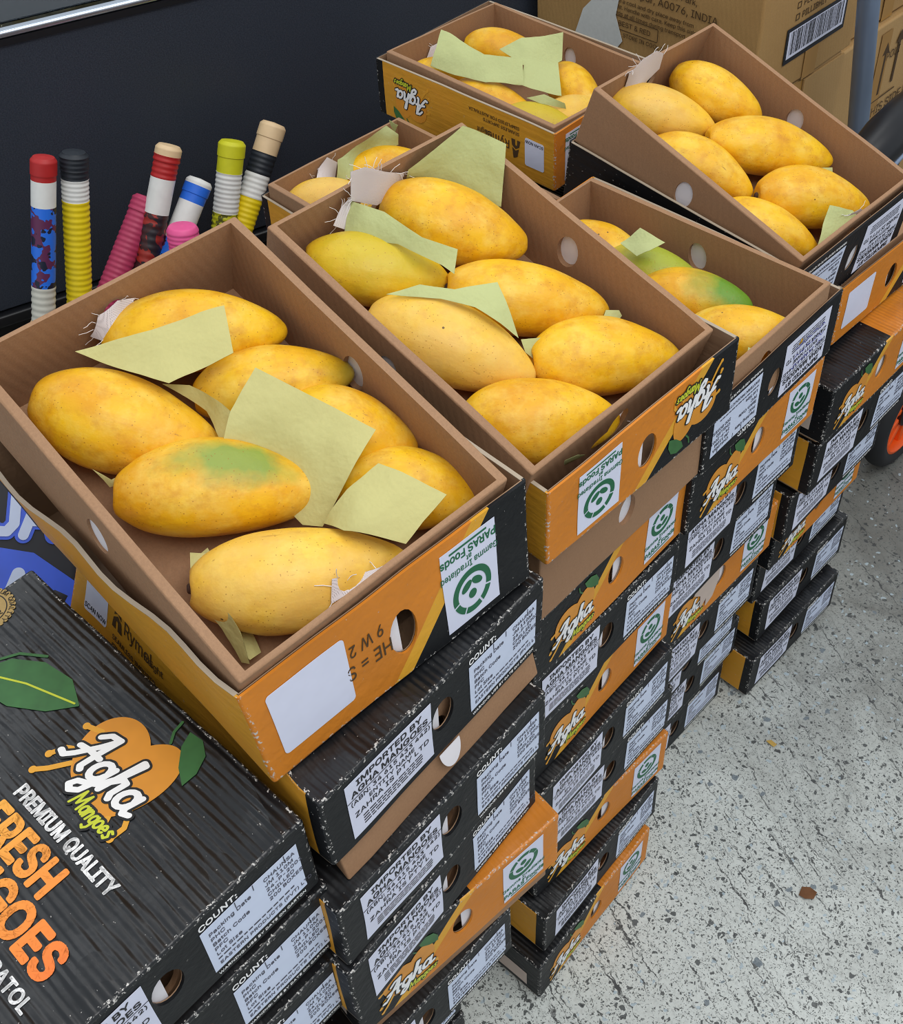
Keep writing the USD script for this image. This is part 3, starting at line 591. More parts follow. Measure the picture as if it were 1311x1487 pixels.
def open_carton(k, label, lidT, lid_front, warp=None, seed=0, **kw):
    """A tray standing in its own upturned lid. lidT: pose of the upturned lid's base; lid_front 'A' or 'B' is the end towards the aisle."""
    t = thing('open_mango_carton', label, 'mango carton', lidT)
    inv = np.linalg.inv(lidT)
    # upturned: turn about x (swaps +y and -y); with B in front also about z
    flip = np.diag([1.0, -1.0, -1.0, 1.0]); flip[2, 3] = LH
    if lid_front == 'B': flip = flip @ np.diag([-1.0, -1.0, 1.0, 1.0])
    w0 = crumple(seed, 0.0016)
    def wl(v):
        v = w0(v); v = v @ flip[:3, :3].T + flip[:3, 3]
        return warp(v) if warp else v
    part(t, 'lid', LID, 'lid', rest=True, warp=wl, label='upturned printed lid')
    add_prints(t, wl, **kw); hole_flaps(t, wl)
    TT = inv @ tray_frame(k)
    part(t, 'tray', TRAY, 'kraft', warp=lambda v: crumple(seed + 5, 0.0012)(v) @ TT[:3, :3].T + TT[:3, 3], label='plain brown cardboard tray')
    for i, s in enumerate((1, -1)):      # gauze glued over the vent holes of the long sides
        g = extr(affinity.scale(Point(0, 0).buffer(1), 0.0142, 0.0212), 0.0006)
        part(t, 'gauze_patch', put(g, TT @ frame((0, s * (TW / 2 - 0.0030), HOLE_Z), (-s, 0, 0), (0, 0, 1), 0)), 'white_flap', False)
    for kk, nm, poly in GAUZE:
        if kk == k:
            q = part(t, 'gauze_patch', put(gauze_mesh(poly, len(nm) + seed), TT), 'gauze', True, label='frayed white gauze glued over a vent hole')
            part(q, 'loose_threads', put(threads(poly, seed + len(nm), 22 if (k, nm) == (2, 'back') else 10), TT), 'gauze_thread', True, kind='stuff')
    return t
# ------------------------------------------------------------------ setting: floor
def slab(a, b): return tri(mbox(np.array(a), np.array(b)))
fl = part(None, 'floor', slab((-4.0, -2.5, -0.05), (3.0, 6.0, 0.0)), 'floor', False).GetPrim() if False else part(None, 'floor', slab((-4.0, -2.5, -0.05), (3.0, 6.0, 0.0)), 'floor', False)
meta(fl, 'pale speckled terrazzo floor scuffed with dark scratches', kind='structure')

# ------------------------------------------------------------------ the stacks of cartons
PITCH = 0.1185
def from_fl(x, y, rz, top, front, drop=0.012):
    a = math.radians(rz); c, s = math.cos(a), math.sin(a)
    cx, cy = x - (c * LL / 2 + s * LW / 2), y - (s * LL / 2 - c * LW / 2)
    return mat4((cx, cy, top - LH - drop), (rz + (180 if front == 'B' else 0), 0, 0))
LOOK = {'A': 'black mango carton, white import and count labels on its end', 'B': 'black and orange mango carton with mango emblem and green sticker'}
ORD = ['first', 'second', 'third', 'fourth', 'fifth', 'sixth', 'seventh', 'eighth', 'ninth', 'tenth']
PROTO = {}
def stacked(x, y, rz, top, front, label, seed, group=None):
    T = from_fl(x, y, rz, top, front); key = seed % 3
    if key not in PROTO:
        PROTO[key] = carton('mango_carton', label, T, key, group=group, paras_at=0.207 + 0.004 * key); return PROTO[key]
    return copy_of(PROTO[key], label, T, group)
S = {0: 'the closed FRESH MANGOES carton', 1: 'the nearest open carton', 2: 'the middle open carton', 3: 'the open carton of green mangoes', 4: 'the far right open carton'}
NEAR = {0: 'under the closed FRESH MANGOES carton', 1: 'below the nearest open carton', 2: 'below the middle open carton', 3: 'below the open carton of green mangoes', 4: 'below the far right open carton'}
def lab(front, n, s): return '%s, %s %s' % ('black mango carton with white end labels' if front == 'A' else 'black and orange mango carton with emblem', ORD[n], NEAR[s])
# stack 0, its closed top carton carries the printed lid
WX = lambda v: v
t0 = carton('mango_carton', 'closed black carton with FRESH MANGOES printed on its lid, nearest at lower left', from_fl(-0.440, -0.066, 1.3, 1.066, 'A'), 11)
LIDTOP = t0
for i, (x, y, z, f) in enumerate([(-0.438, -0.061, 0.948, 'A'), (-0.435, -0.069, 0.83, 'A'), (-0.45, -0.10, 0.711, 'A'), (-0.47, -0.15, 0.5925, 'B'), (-0.47, -0.15, 0.474, 'A'), (-0.47, -0.15, 0.3555, 'A'), (-0.47, -0.15, 0.237, 'A'), (-0.47, -0.15, 0.1185, 'A')]):
    stacked(x, y, 1.0 - 0.5 * i, z, f, lab(f, i, 0), i)
# stack 1
def flare_1a(v):
    """The golden side of this lid has sprung out over the neighbouring lid, most at the back."""
    s = np.clip((LL / 2 - 0.02 - v[:, 0]) / LL, 0, 1); t = np.clip((LW / 2 - v[:, 1]) / LW, 0, 1); o = v.copy()
    side = v[:, 1] < -LW / 2 + 0.006
    inward = 0.066 * s * np.where(side, np.clip(v[:, 2] / LH, 0, 1), 1.0) * t
    o[:, 1] += inward + 0.016 * s * t * (1 - np.clip(v[:, 2] / LH, 0, 1)) + np.where(side, 0.003 * np.sin(v[:, 0] * 30) * np.sin(np.pi * np.clip(v[:, 2] / LH, 0, 1)), 0)
    return o
carton('mango_carton', 'black carton with golden side and raised lid, directly below the nearest open carton', from_fl(-0.436, 0.240, 3.8, 1.087, 'A', 0.043), 21, 0.043, flare_1a, True, sides=True)
for i, (x, y, rz, z, f) in enumerate([(-0.420, 0.222, 2.8, 0.939, 'A'), (-0.415, 0.216, 5.3, 0.826, 'A')]):
    stacked(x, y, rz, z, f, lab(f, i + 1, 1), i + 1)
carton('mango_carton', lab('B', 3, 1), from_fl(-0.443, 0.228, -5.2, 0.704, 'B', 0.05), 23, 0.05)
for i, (x, y, rz, z, f) in enumerate([(-0.432, 0.160, 0, 0.549, 'A'), (-0.49, 0.12, 0, 0.43, 'A'), (-0.49, 0.12, 1, 0.3115, 'A'), (-0.49, 0.12, 0, 0.193, 'A')]):
    stacked(x, y, rz, z, f, lab(f, i + 4, 1), i)
stacked(-0.49, 0.12, 0, 0.1, 'A', lab('A', 8, 1), 1) if False else None
# stack 2
for i, (x, y, rz, z, f) in enumerate([(-0.491, 0.562, 2.3, 0.948, 'B'), (-0.497, 0.556, 0.8, 0.8295, 'A'), (-0.501, 0.570, 2.0, 0.711, 'B'), (-0.486, 0.568, 2.0, 0.5925, 'A'), (-0.498, 0.588, 0.3, 0.474, 'A'), (-0.508, 0.586, -2.4, 0.3555, 'B'), (-0.478, 0.574, 2.9, 0.237, 'A'), (-0.469, 0.553, 3.1, 0.1185, 'B')]):
    stacked(x, y, rz, z, f, lab(f, i + 1, 2), i)
bt = thing('cardboard_tray', 'plain brown cardboard tray without a lid, directly below the middle open carton', 'cardboard tray', from_fl(-0.487, 0.566, 0.5, 0.948 + LH + 0.012, 'A'))
part(bt, 'tray', tray_mesh(0.394, 0.29, 0.116), 'kraft', warp=crumple(31))
part(bt, 'gauze_patch', put(extr(affinity.scale(Point(0, 0).buffer(1), 0.02, 0.028), 0.0006), frame((0.190, 0, HOLE_Z), (0, 1, 0), (0, 0, 1))), 'white_flap', False)
# stack 3
for i, (x, y, rz, z, f) in enumerate([(-0.493, 0.848, 0.3, 0.948, 'B'), (-0.509, 0.858, 0.5, 0.8295, 'A'), (-0.522, 0.848, 0.5, 0.711, 'A'), (-0.539, 0.898, 0.0, 0.5925, 'B'), (-0.541, 0.878, 0.5, 0.474, 'A'), (-0.564, 0.885, 0.5, 0.3555, 'A'), (-0.575, 0.925, 0.5, 0.237, 'A'), (-0.580, 0.902, 0.3, 0.1185, 'A')]):
    if i == 3:      # this one has its emblem half torn away
        q = carton('mango_carton', 'black and orange carton with a torn patch over its emblem, fourth under the green mangoes', from_fl(x, y, rz, z, 'B'), 33)
        part(q, 'torn_patch', put(fine(extr(Polygon([(0.085, 0.105), (0.118, 0.108), (0.135, 0.092), (0.138, 0.060), (0.126, 0.030), (0.112, 0.022), (0.112, 0.045), (0.098, 0.030), (0.094, 0.062), (0.076, 0.078)]).buffer(0.002), 0.0004)), frame((-LL / 2, LW / 2, 0.012), (0, -1, 0), (0, 0, 1), 0.0022)), 'tear', False, warp=crumple(33))
    else: stacked(x, y, rz, z, f, lab(f, i, 3), i + 1)
# stack 4
up4 = mat4((-0.545 - 0.2, 1.30 - 0.010 + 0.1475, 0.948), (-2.0, 180, 0))
carton('mango_carton', 'upturned orange-ended mango carton, directly below the far right open carton', up4, 41, 0.003, None, False, None, qr=True, paras_at=0.04, logo=False)
for i, (x, y, rz, z, f) in enumerate([(-0.500, 1.213, 0.0, 0.8295, 'B'), (-0.506, 1.217, 0.0, 0.711, 'A'), (-0.525, 1.207, 0.4, 0.5925, 'A'), (-0.550, 1.236, 0.5, 0.474, 'B'), (-0.572, 1.245, 0.0, 0.3555, 'A'), (-0.558, 1.264, 0.0, 0.237, 'A'), (-0.539, 1.229, -1.1, 0.1185, 'A')]):
    stacked(x, y, rz, z, f, lab(f, i + 1, 4), i)
# back row: cartons carrying the two open cartons beside the freezer
for nm, cx, cy, rz, n in (('A', -1.255, 1.39, 1.0, 7), ('B', -1.16, 1.04, -1.0, 6)):
    base = 0.0
    for i in range(n):
        copy_of(PROTO[i % 3], 'closed mango carton in the back row, hidden behind the front stacks', mat4((cx - 0.004 * (i % 2), cy + 0.005 * (i % 3), i * PITCH), (rz + 2 * (i % 2), 0, 0)), 'closed cartons carrying the back row of open cartons')

# ------------------------------------------------------------------ open cartons
TRAYS = {1: (-0.682, 0.373, 1.186, -2.1, 15.2, 0.9), 2: (-0.695, 0.698, 1.142, -0.8, 16.2, -0.1), 3: (-0.682, 0.976, 0.978, 0.4, -0.6, 0), 4: (-0.768, 1.304, 1.018, -1.0, 18.5, -0.6),
         'A': (-1.253, 1.39, 0.92, 0.5, 1.5, -2.0), 'B': (-1.157, 1.041, 0.867, -1, 0, 0)}
def flare_l1(v):
    m = v[:, 1] < -LW / 2 + 0.03; o = v.copy(); s = np.clip((0.19 - v[:, 0]) / LL, 0, 1); k = np.clip(v[:, 2] / LH, 0, 1)
    o[:, 1] -= np.where(m, (0.004 + 0.022 * np.clip(s, 0, 1) ** 0.7 + 0.0025 * np.sin(v[:, 0] * 45)) * k ** 1.2, 0)
    o[:, 2] *= 1.24
    return o
open_carton(1, 'nearest open carton of seven ripe mangoes, blank white sticker on its orange end', mat4((-0.668, 0.385, 1.088), (-3.2, -1.0, 1.2)), 'B', flare_l1, 3, qr=True, hand=True, paras_at=0.040, logo=False)
open_carton(2, 'middle open carton of six mangoes, upside-down mango emblem on its orange and black end', mat4((-0.667, 0.711, 1.068), (-1.5, 0, 0.8)), 'B', None, 4, paras_at=0.190)
oc3 = open_carton(3, 'open carton holding the green-tinged mangoes, black end with upside-down labels', mat4((-0.690, 0.998, 0.949), (1.0, 0.3, 0.3)), 'A', None, 6)
open_carton(4, 'far right open carton tilted forward in a black upturned lid, below the barcode carton', mat4((-0.760, 1.304, 0.957), (-1.0, 5.6, 0)), 'A', None, 7, side_label=False)
open_carton('A', 'open carton in a golden upturned lid with upside-down emblem, at the back against the freezer', mat4((-1.255, 1.39, 0.912), (1.5, 0.4, 0)), 'B', None, 8, sides=True, side_logo=True)
open_carton('B', 'small-looking open carton at the back, between the cricket bats and the golden lid', mat4((-1.157, 1.041, 0.840), (-1, 0, 0)), 'B', None, 9)

rnd = random.Random(12); hw = []
for j in range(3):
    x = 0.012
    while x < 0.080:
        hw.append(strokes([[(x + 0.004 * k + rnd.uniform(-.001, .001), 0.018 + j * 0.014 + rnd.uniform(-0.003, 0.004)) for k in range(4)]], 0.0005)); x += rnd.uniform(0.010, 0.018)
FH = frame((LL / 2, LW / 2, LH), (0, -1, 0), (0, 0, -1))      # the aisle end of the upturned lid, seen the right way up
part(oc3, 'handwriting', put(lift(extr(shapely.union_all(hw), 0.0002), 0.0022), FH @ mat4((0.030, 0.008, 0), (0, 0, 0))), 'violet_ink', False)

# ------------------------------------------------------------------ mangoes
def mango_mesh(L, W, Hh, seed):
    s = trimesh.creation.icosphere(subdivisions=4); v = s.vertices.copy(); rnd = np.random.default_rng(seed)
    x = v[:, 0]; t = (x + 1) / 2                     # 0 stem end, 1 tip
    fat = 1.0 + 0.10 * np.sin(np.pi * (0.62 - t) * 1.1) - 0.20 * np.clip(t - 0.55, 0, 1) ** 1.5 * 2
    y = v[:, 1] * fat; z = v[:, 2] * fat
    y = y + 0.10 * np.sin(t * np.pi) * rnd.choice([-1, 1]) - 0.16 * np.clip(t - 0.6, 0, 1) * rnd.choice([-1, 1])   # the kidney bend and the beak
    z = z + 0.05 * np.sin(t * 3.0 + rnd.random())
    o = np.stack([x * L / 2, y * W / 2, z * Hh / 2], 1)
    d = meshkit.fbm(v * 1.5 + seed * 1.7, 3, seed) - 0.5
    o *= (1 + 0.07 * d)[:, None]
    st = np.exp(-(((x + 1.0) / 0.03) ** 2 + 0)); o[:, 0] += st * 0.006
    return trimesh.Trimesh(o, s.faces, process=False)
SKIN = {'n': 'mango_skin', 'p': 'mango_skin_pale', 'c': 'mango_skin_green_cheek', 't': 'mango_skin_green_tip', 'g': 'mango_skin_green', 'l': 'mango_skin_lime', 'e': 'mango_skin_dark_tip'}
def mango(k, x, y, z, L, W, yaw, pitch, skin, label, scar=1, group=None):
    seed = zlib.crc32(label.encode()) % 1000
    T = tray_frame(k) @ mat4((x, y, z), (yaw, pitch, 0))
    t = thing('mango', label, 'mango', T, group)
    part(t, 'fruit', mango_mesh(L, W, W * 0.90, seed), SKIN[skin], True)
    c = lathe([(0, 0.0016), (0.0030, 0.0014), (0.0042, 0.0004), (0.0046, -0.0015)], 14); e = mat4((0, 0, 0), (0, -90 if scar > 0 else 90, 0))
    c.vertices = c.vertices @ e[:3, :3].T + [-(L / 2 - 0.0035) * scar, 0.0, 0.0]
    part(t, 'stem_scar', c, 'stem_scar', True)
N1 = 'in the nearest open carton'; N2 = 'in the middle open carton'; N3 = 'in the carton of green mangoes'; N4 = 'in the far right open carton'; N5 = 'in the golden-lidded carton at the back'; N6 = 'in the back carton beside the bats'
mango(1, -0.128, 0.046, 0.048, 0.172, 0.078, 57, -2, 'n', 'ripe yellow mango at the back %s, half under tissue' % N1)
mango(1, -0.085, -0.056, 0.046, 0.172, 0.086, 35, 4, 'n', 'deep golden mango against the left wall %s' % N1)
mango(1, -0.040, 0.070, 0.042, 0.150, 0.070, 59, -5, 'e', 'narrow mango with a greenish tip beside the vent hole %s' % N1)
mango(1, 0.044, 0.093, 0.046, 0.125, 0.076, 30, 5, 'n', 'yellow mango half hidden by tissue at the right wall %s' % N1)
mango(1, 0.022, -0.038, 0.048, 0.178, 0.083, 54, 0, 'c', 'mango with a green cheek, centre left %s' % N1, -1)
mango(1, 0.128, -0.034, 0.048, 0.186, 0.083, 58, 0, 'p', 'large front mango with a dark stem scar %s' % N1)
mango(1, 0.122, 0.092, 0.040, 0.130, 0.074, 45, 0, 'n', 'mango mostly covered by tissue in the front right corner %s' % N1)
mango(2, -0.109, 0.059, 0.050, 0.172, 0.092, 32, 0, 'n', 'large mango at the back %s with brown tip' % N2, -1)
mango(2, -0.112, -0.052, 0.046, 0.158, 0.078, 45, 2, 'l', 'lime-tinged mango in the back left corner %s' % N2)
mango(2, 0.014, 0.052, 0.046, 0.182, 0.080, 44, 0, 'n', 'orange-yellow mango at the right wall by the vent hole %s' % N2)
mango(2, 0.014, -0.066, 0.050, 0.188, 0.088, 26, 0, 'p', 'pale cream-yellow mango on the left %s' % N2)
mango(2, 0.124, 0.057, 0.048, 0.172, 0.083, 56, 0, 'n', 'bright yellow mango with dark stem end, front right %s' % N2, -1)
mango(2, 0.132, -0.052, 0.046, 0.166, 0.086, 55, 0, 'n', 'mango in the front left corner %s' % N2)
mango(3, -0.118, 0.070, 0.046, 0.140, 0.072, 18, 0, 'n', 'yellow mango barely seen at the back %s' % N3)
mango(3, -0.030, 0.074, 0.048, 0.138, 0.072, 14, 0, 'g', 'pale green mango beside the vent hole %s' % N3)
mango(3, 0.046, 0.058, 0.050, 0.152, 0.074, 27, 0, 't', 'yellow mango with a bright green tip %s' % N3)
mango(3, 0.132, 0.040, 0.050, 0.148, 0.076, 40, 0, 'n', 'plain yellow mango at the front %s' % N3)
mango(3, 0.060, -0.060, 0.044, 0.150, 0.074, 35, 0, 'n', 'yellow mango on the left %s, mostly hidden' % N3)
mango(4, -0.106, 0.070, 0.052, 0.150, 0.082, 12, -4, 'n', 'mango with dark stem at the back %s' % N4)
mango(4, -0.126, -0.036, 0.048, 0.165, 0.076, 38, 0, 'p', 'pale mango with orange bruise in the back left corner %s' % N4)
mango(4, 0.014, 0.046, 0.054, 0.196, 0.084, 46, 0, 'n', 'longest mango, in the middle %s' % N4)
mango(4, -0.022, -0.070, 0.048, 0.162, 0.078, 22, 0, 'n', 'bright yellow mango along the left wall %s' % N4)
mango(4, 0.114, 0.022, 0.052, 0.178, 0.088, 50, 0, 'n', 'round mango touching the green tissue at the front %s' % N4)
mango(4, 0.106, -0.076, 0.046, 0.150, 0.074, 28, 0, 'n', 'small mango in the front left corner %s' % N4)
mango('A', -0.008, -0.070, 0.044, 0.160, 0.074, 13, 0, 'n', 'yellow mango in front of the big tissue %s' % N5)
mango('A', 0.100, -0.068, 0.042, 0.140, 0.074, 26, 0, 'l', 'lime-yellow mango at the front corner %s' % N5)
mango('A', 0.080, 0.050, 0.054, 0.150, 0.078, -25, 0, 'n', 'orange-yellow mango by the vent hole %s' % N5)
mango('A', -0.110, 0.070, 0.058, 0.140, 0.076, 30, 0, 'n', 'mango peeping out behind the big tissue %s' % N5)
mango('A', -0.130, -0.060, 0.044, 0.140, 0.074, 60, 0, 'n', 'mango at the far left end %s' % N5)
mango('A', 0.128, 0.000, 0.040, 0.140, 0.074, 60, 0, 'p', 'pale mango beside the lime-yellow one %s' % N5)
mango('B', -0.130, 0.052, 0.062, 0.150, 0.074, 62, 0, 'n', 'orange-yellow mango under the folded tissue %s' % N6)
mango('B', -0.128, -0.066, 0.056, 0.150, 0.076, 50, 0, 'p', 'mango under the gauze %s' % N6)

# ------------------------------------------------------------------ tissue paper
TN = {1: N1, 2: N2, 3: N3, 4: N4, 'A': N5, 'B': N6}
TL = {(1, 'big'): 'large crumpled tissue sheet lying across the middle mangoes', (1, 'left'): 'tissue sheet folded over the back mango', (1, 'front'): 'tissue sheet over the front right corner', (1, 'strip'): 'narrow strip of tissue between two mangoes', (1, 'liner'): 'olive tissue lining the front left edge under the mangoes', (1, 'curl'): 'curled tissue at the front left corner', (1, 'tuck'): 'tissue tucked against the left wall', (1, 'scrap'): 'small scrap of tissue beside the front mango',
      (2, 'back'): 'folded pale green tissue standing in the back corner', (2, 'left'): 'green tissue sheet between the two back mangoes', (2, 'mid'): 'tissue curled over the pale mango', (2, 'side'): 'small rounded tissue end at the right wall', (2, 'gap'): 'tissue scrap in the middle gap', (2, 'front'): 'tissue edge at the front left corner',
      (3, 'back'): 'pale green tissue square on the greenest mango', (3, 'front'): 'tissue edge at the front left', (4, 'front'): 'pale green triangle of tissue at the front', (4, 'strip'): 'narrow tissue strip under the round mango', ('A', 'left'): 'big crumpled tissue sheet on the left', ('A', 'right'): 'tall crumpled tissue sheet on the right', ('A', 'front'): 'small torn tissue at the front', ('B', 'fold'): 'folded tissue over the mango', ('B', 'tab'): 'small tissue tab in the corner'}
for k in TISSUE:
    for i, (nm, poly) in enumerate(TISSUE[k]):
        P = np.array(poly); T = tray_frame(k); o = P.mean(0)
        t = thing('tissue_sheet', '%s %s' % (TL[(k, nm)], TN[k]), 'tissue paper', T @ mat4(o, (0, 0, 0)))
        part(t, 'sheet', sheet(P - o, 17 * i + len(nm), 0.0005, 0.0075), 'tissue_paper' if k == 1 else 'tissue_paper_green', True)
# ------------------------------------------------------------------ print on the closed FRESH MANGOES lid
TOPW = lambda v: crumple(11)(v) + [0, 0, 0.012]
TOP = frame((0, 0, LH), (1, 0, 0), (0, 1, 0), 0.0005)
def heavy(m, d):
    return cat([put(m, mat4((d * a, d * b, 0), (0, 0, 0))) for a, b in ((0, 0), (1, 0), (-1, 0), (0, 1), (0, -1), (.7, .7), (-.7, .7), (.7, -.7), (-.7, -.7))])
def top_at(x, y, r=0): return TOP @ mat4((x, y, 0), (r, 0, 0))
lg = part(LIDTOP, 'mango_logo', put(extr(Point(0, 0).buffer(0.0005)), top_at(0.03, 0.06)), 'mango_ink', False, warp=TOPW)
for nm, mt, g, lay in mango_logo(0.108): part(lg, nm, put(lift(extr(g.simplify(0.0001)), 0.0002 * lay), top_at(-0.010, 0.028)), mt, False, warp=TOPW)
part(LIDTOP, 'printed_words', put(heavy(fit_text('PREMIUM QUALITY', 0.134, 0.0118, -0.002, 0.0052, True), 0.0004), TOP), 'white_ink', False, warp=TOPW, label='white words PREMIUM QUALITY')
part(LIDTOP, 'printed_words', put(heavy(fit_text('FRESH', 0.097, 0.0270, -0.004, -0.0312, True), 0.0010), TOP), 'fresh_ink', False, warp=TOPW, label='orange word FRESH')
part(LIDTOP, 'printed_words', put(heavy(fit_text('MANGOES', 0.176, 0.0265, -0.027, -0.0650, True), 0.0011), TOP), 'fresh_ink', False, warp=TOPW, label='orange word MANGOES')
part(LIDTOP, 'printed_words', put(heavy(fit_text('ANWAR RATOL', 0.112, 0.0105, 0.046, -0.0865, True), 0.0003), TOP), 'white_ink', False, warp=TOPW, label='white words ANWAR RATOL')
sl = part(LIDTOP, 'gold_seal', put(extr(Point(0, 0).buffer(0.024).union(shapely.union_all([Point(0.024 * math.cos(a), 0.024 * math.sin(a)).buffer(0.0022) for a in np.arange(30) / 30 * 6.2832]))), top_at(-0.187, 0.092)), 'seal_ink', False, warp=TOPW)
part(sl, 'lettering', put(lift(cat([extr(Point(0, 0).buffer(0.0185).difference(Point(0, 0).buffer(0.0176)))] + [text(ch, 0.0044, 0.0205 * math.cos(a), 0.0205 * math.sin(a), 'c', rot=math.degrees(a) - 90) for ch, a in zip('PREMIUM QUALITY', np.linspace(2.9, 0.2, 15)) if ch != ' '] + [text('EXPORT', 0.0072, 0, -0.008, 'c', 0.8, True), text('QUALITY', 0.0060, 0, 0.002, 'c', 0.8, True)])), top_at(-0.187, 0.092)), 'ink', False, warp=TOPW)
bigleaf = Polygon([(0, 0), (0.02, 0.024), (0.05, 0.034), (0.085, 0.03), (0.108, 0.012), (0.085, -0.004), (0.05, -0.014), (0.02, -0.012)]).buffer(0.004).buffer(-0.003)
lf = part(LIDTOP, 'leaf_print', put(extr(bigleaf), top_at(-0.132, 0.048, 16)), 'leaf_ink', False, warp=TOPW)
part(lf, 'leaf_vein', put(lift(extr(strokes([[(0.0, 0.0), (0.05, 0.010), (0.104, 0.012)]], 0.0009))), top_at(-0.132, 0.048, 16)), 'lime_ink', False, warp=TOPW)
fm = affinity.translate(affinity.rotate(affinity.scale(Point(0, 0).buffer(1), 0.052, 0.036), 20), -0.150, -0.005)
part(LIDTOP, 'fruit_print', put(extr(fm), TOP), 'mango_ink', False, warp=TOPW)
part(LIDTOP, 'twig_print', put(extr(strokes([[(-0.150, 0.03), (-0.120, 0.085), (-0.098, 0.10)]], 0.0014)), TOP), 'leaf_ink', False, warp=TOPW)

# ------------------------------------------------------------------ freezer behind the stacks
FA = 17.0                                            # the freezer stands a little askew to the rows
fz = thing('display_freezer', 'dark navy display freezer with chrome trim and glass top behind the stacks', 'freezer', mat4((-1.617, 1.90, 0.0), (-FA, 0, 0)))
D, Wd = 0.75, 2.9                                     # local: front face at x = 0, runs to -y
part(fz, 'side_panel', tri(rbox((-0.03, -Wd, 0.515), (0.0, 0.0, 1.045), 0.004)), 'freezer_panel', 30)
part(fz, 'end_panel', tri(rbox((-D, -0.02, 0.10), (-0.031, 0.0, 1.045), 0.004)), 'freezer_panel', 30)
part(fz, 'back_panel', tri(rbox((-D - 0.03, -Wd, 0.10), (-D, 0.0, 1.12), 0.004)), 'freezer_panel', 30)
part(fz, 'plinth', tri(rbox((-0.07, -Wd, 0.0), (-0.045, 0.0, 0.52), 0.004)), 'black_plastic', 30)
part(fz, 'bumper', tri(rbox((-0.044, -Wd, 0.485), (0.014, 0.0, 0.512), 0.006)), 'black_plastic', 30)
part(fz, 'chrome_trim', tri(rbox((-0.016, -Wd, 1.053), (0.006, 0.0, 1.066), 0.005, 12)), 'chrome', 30)
part(fz, 'trim_seal', tri(mbox(np.array((-0.03, -Wd, 1.040)), np.array((0.006, 0.0, 1.052)))), 'black_plastic', False)
part(fz, 'glass_top', tri(mbox(np.array((-D, -Wd, 1.066)), np.array((-0.025, 0.0, 1.070)))), 'pane', False)
bed = trimesh.creation.box((0.6, Wd - 0.1, 0.02)).subdivide_to_size(0.03); bed.vertices += [-0.36, -Wd / 2, 0.90]; bed.vertices[:, 2] += (meshkit.fbm(bed.vertices * 16, 3, 4) - 0.5) * 0.10
gd = part(fz, 'frozen_goods', bed, 'frozen_goods', True, kind='stuff')
part(fz, 'handle_rail', tri(rbox((-0.42, -1.45, 1.072), (-0.115, -1.135, 1.094), 0.008, 10)), 'silver_plastic', 30)
part(fz, 'lid_handle', tri(rbox((-0.40, -1.44, 1.094), (-0.16, -1.15, 1.118), 0.010, 10)), 'grey_plastic', 30)

# ------------------------------------------------------------------ cricket bats
def bat(top, d, r, bands, label, ln, cap='bat_wood'):
    top, d = np.array(top, float), np.array(d, float); d /= np.linalg.norm(d); foot = top + d * ln
    t = thing('cricket_bat', label, 'cricket bat', mat4(foot, (0, 0, 0)))
    z = -d; a = np.cross(z, [0.55, -0.25, 0.0]); a /= np.linalg.norm(a); b = np.cross(z, a); R = np.eye(4); R[:3, 0], R[:3, 1], R[:3, 2] = a, b, z
    hl = 0.30
    for (s0, s1, mt, ribs) in bands:                  # fractions of the handle measured from the knob
        z1, z0 = ln - s0 * hl, ln - s1 * hl; n = max(2, int((z1 - z0) / 0.0016)); pr = [(0, z0)]
        for i in range(n + 1):
            zz = z0 + (z1 - z0) * i / n; f = (ln - zz) / hl
            rr = r * (1.06 if f < 0.10 else 0.97 + 0.03 * math.cos(f * 2))
            if s0 == 0: rr *= min(1.0, 0.80 + 0.2 * min(1, (z1 - zz) / 0.006))
            if ribs: rr += 0.0006 * math.sin(zz / ribs * 2 * math.pi)
            pr.append((rr, zz))
        pr.append((0, z1 + (0.002 if s0 == 0 else 0)))
        part(t, 'cap' if mt == 'bat_wood' else 'grip_band', lathe(pr, 28), mt, 40, T=R)
    part(t, 'handle', lathe([(0, ln - hl - 0.05), (r * 0.8, ln - hl - 0.05), (r * 0.8, ln - 0.004), (0, ln - 0.004)], 16), 'bat_wood', 40, T=R)
    bl = ln - hl - 0.03
    hull = m3.Manifold.batch_hull([m3.Manifold.sphere(0.006, 8).translate([x, y, zz]) for zz, wx in ((0.006, 0.046), (bl * 0.9, 0.050), (bl + 0.03, 0.014)) for x in (-wx, wx) for y in (-0.006, 0.012)] + [m3.Manifold.sphere(0.006, 8).translate([0, 0.030, bl * 0.3])])
    part(t, 'blade', tri(hull), 'bat_wood', 35, T=R)
bat((-1.72, 0.731, 0.948), (0.068, -0.338, -0.939), 0.0205, [(0, .13, 'grip_red', 0), (.13, .28, 'grip_white', 0), (.28, .76, 'grip_blue_camo', 0), (.76, 1.0, 'grip_ivory', 0.012)], 'cricket bat with red, white and blue camouflage grip, leftmost of the bats', 0.99)
bat((-1.715, 0.782, 0.936), (0.072, -0.290, -0.954), 0.0225, [(0, .15, 'grip_black', 0.008), (.15, .28, 'grip_white', 0.008), (.28, 1.0, 'grip_yellow', 0.0105)], 'cricket bat with black end and ribbed yellow grip, second from left', 0.96)
bat((-1.72, 0.963, 0.866), (0.086, -0.505, -0.859), 0.0225, [(0, .06, 'bat_wood', 0), (.06, .20, 'grip_red', 0.010), (.20, .42, 'grip_white', 0), (.42, 1.0, 'grip_dark_red', 0.014)], 'cricket bat with wooden cap and dark red camouflage grip', 0.99)
bat((-1.70, 0.998, 0.785), (0.115, -0.700, -0.700), 0.0235, [(0, .04, 'grip_white', 0), (.04, .15, 'grip_blue', 0), (.15, .40, 'grip_white', 0), (.40, 1.0, 'grip_blue_camo', 0)], 'cricket bat with blue rim, white band and blue camouflage grip', 1.09)
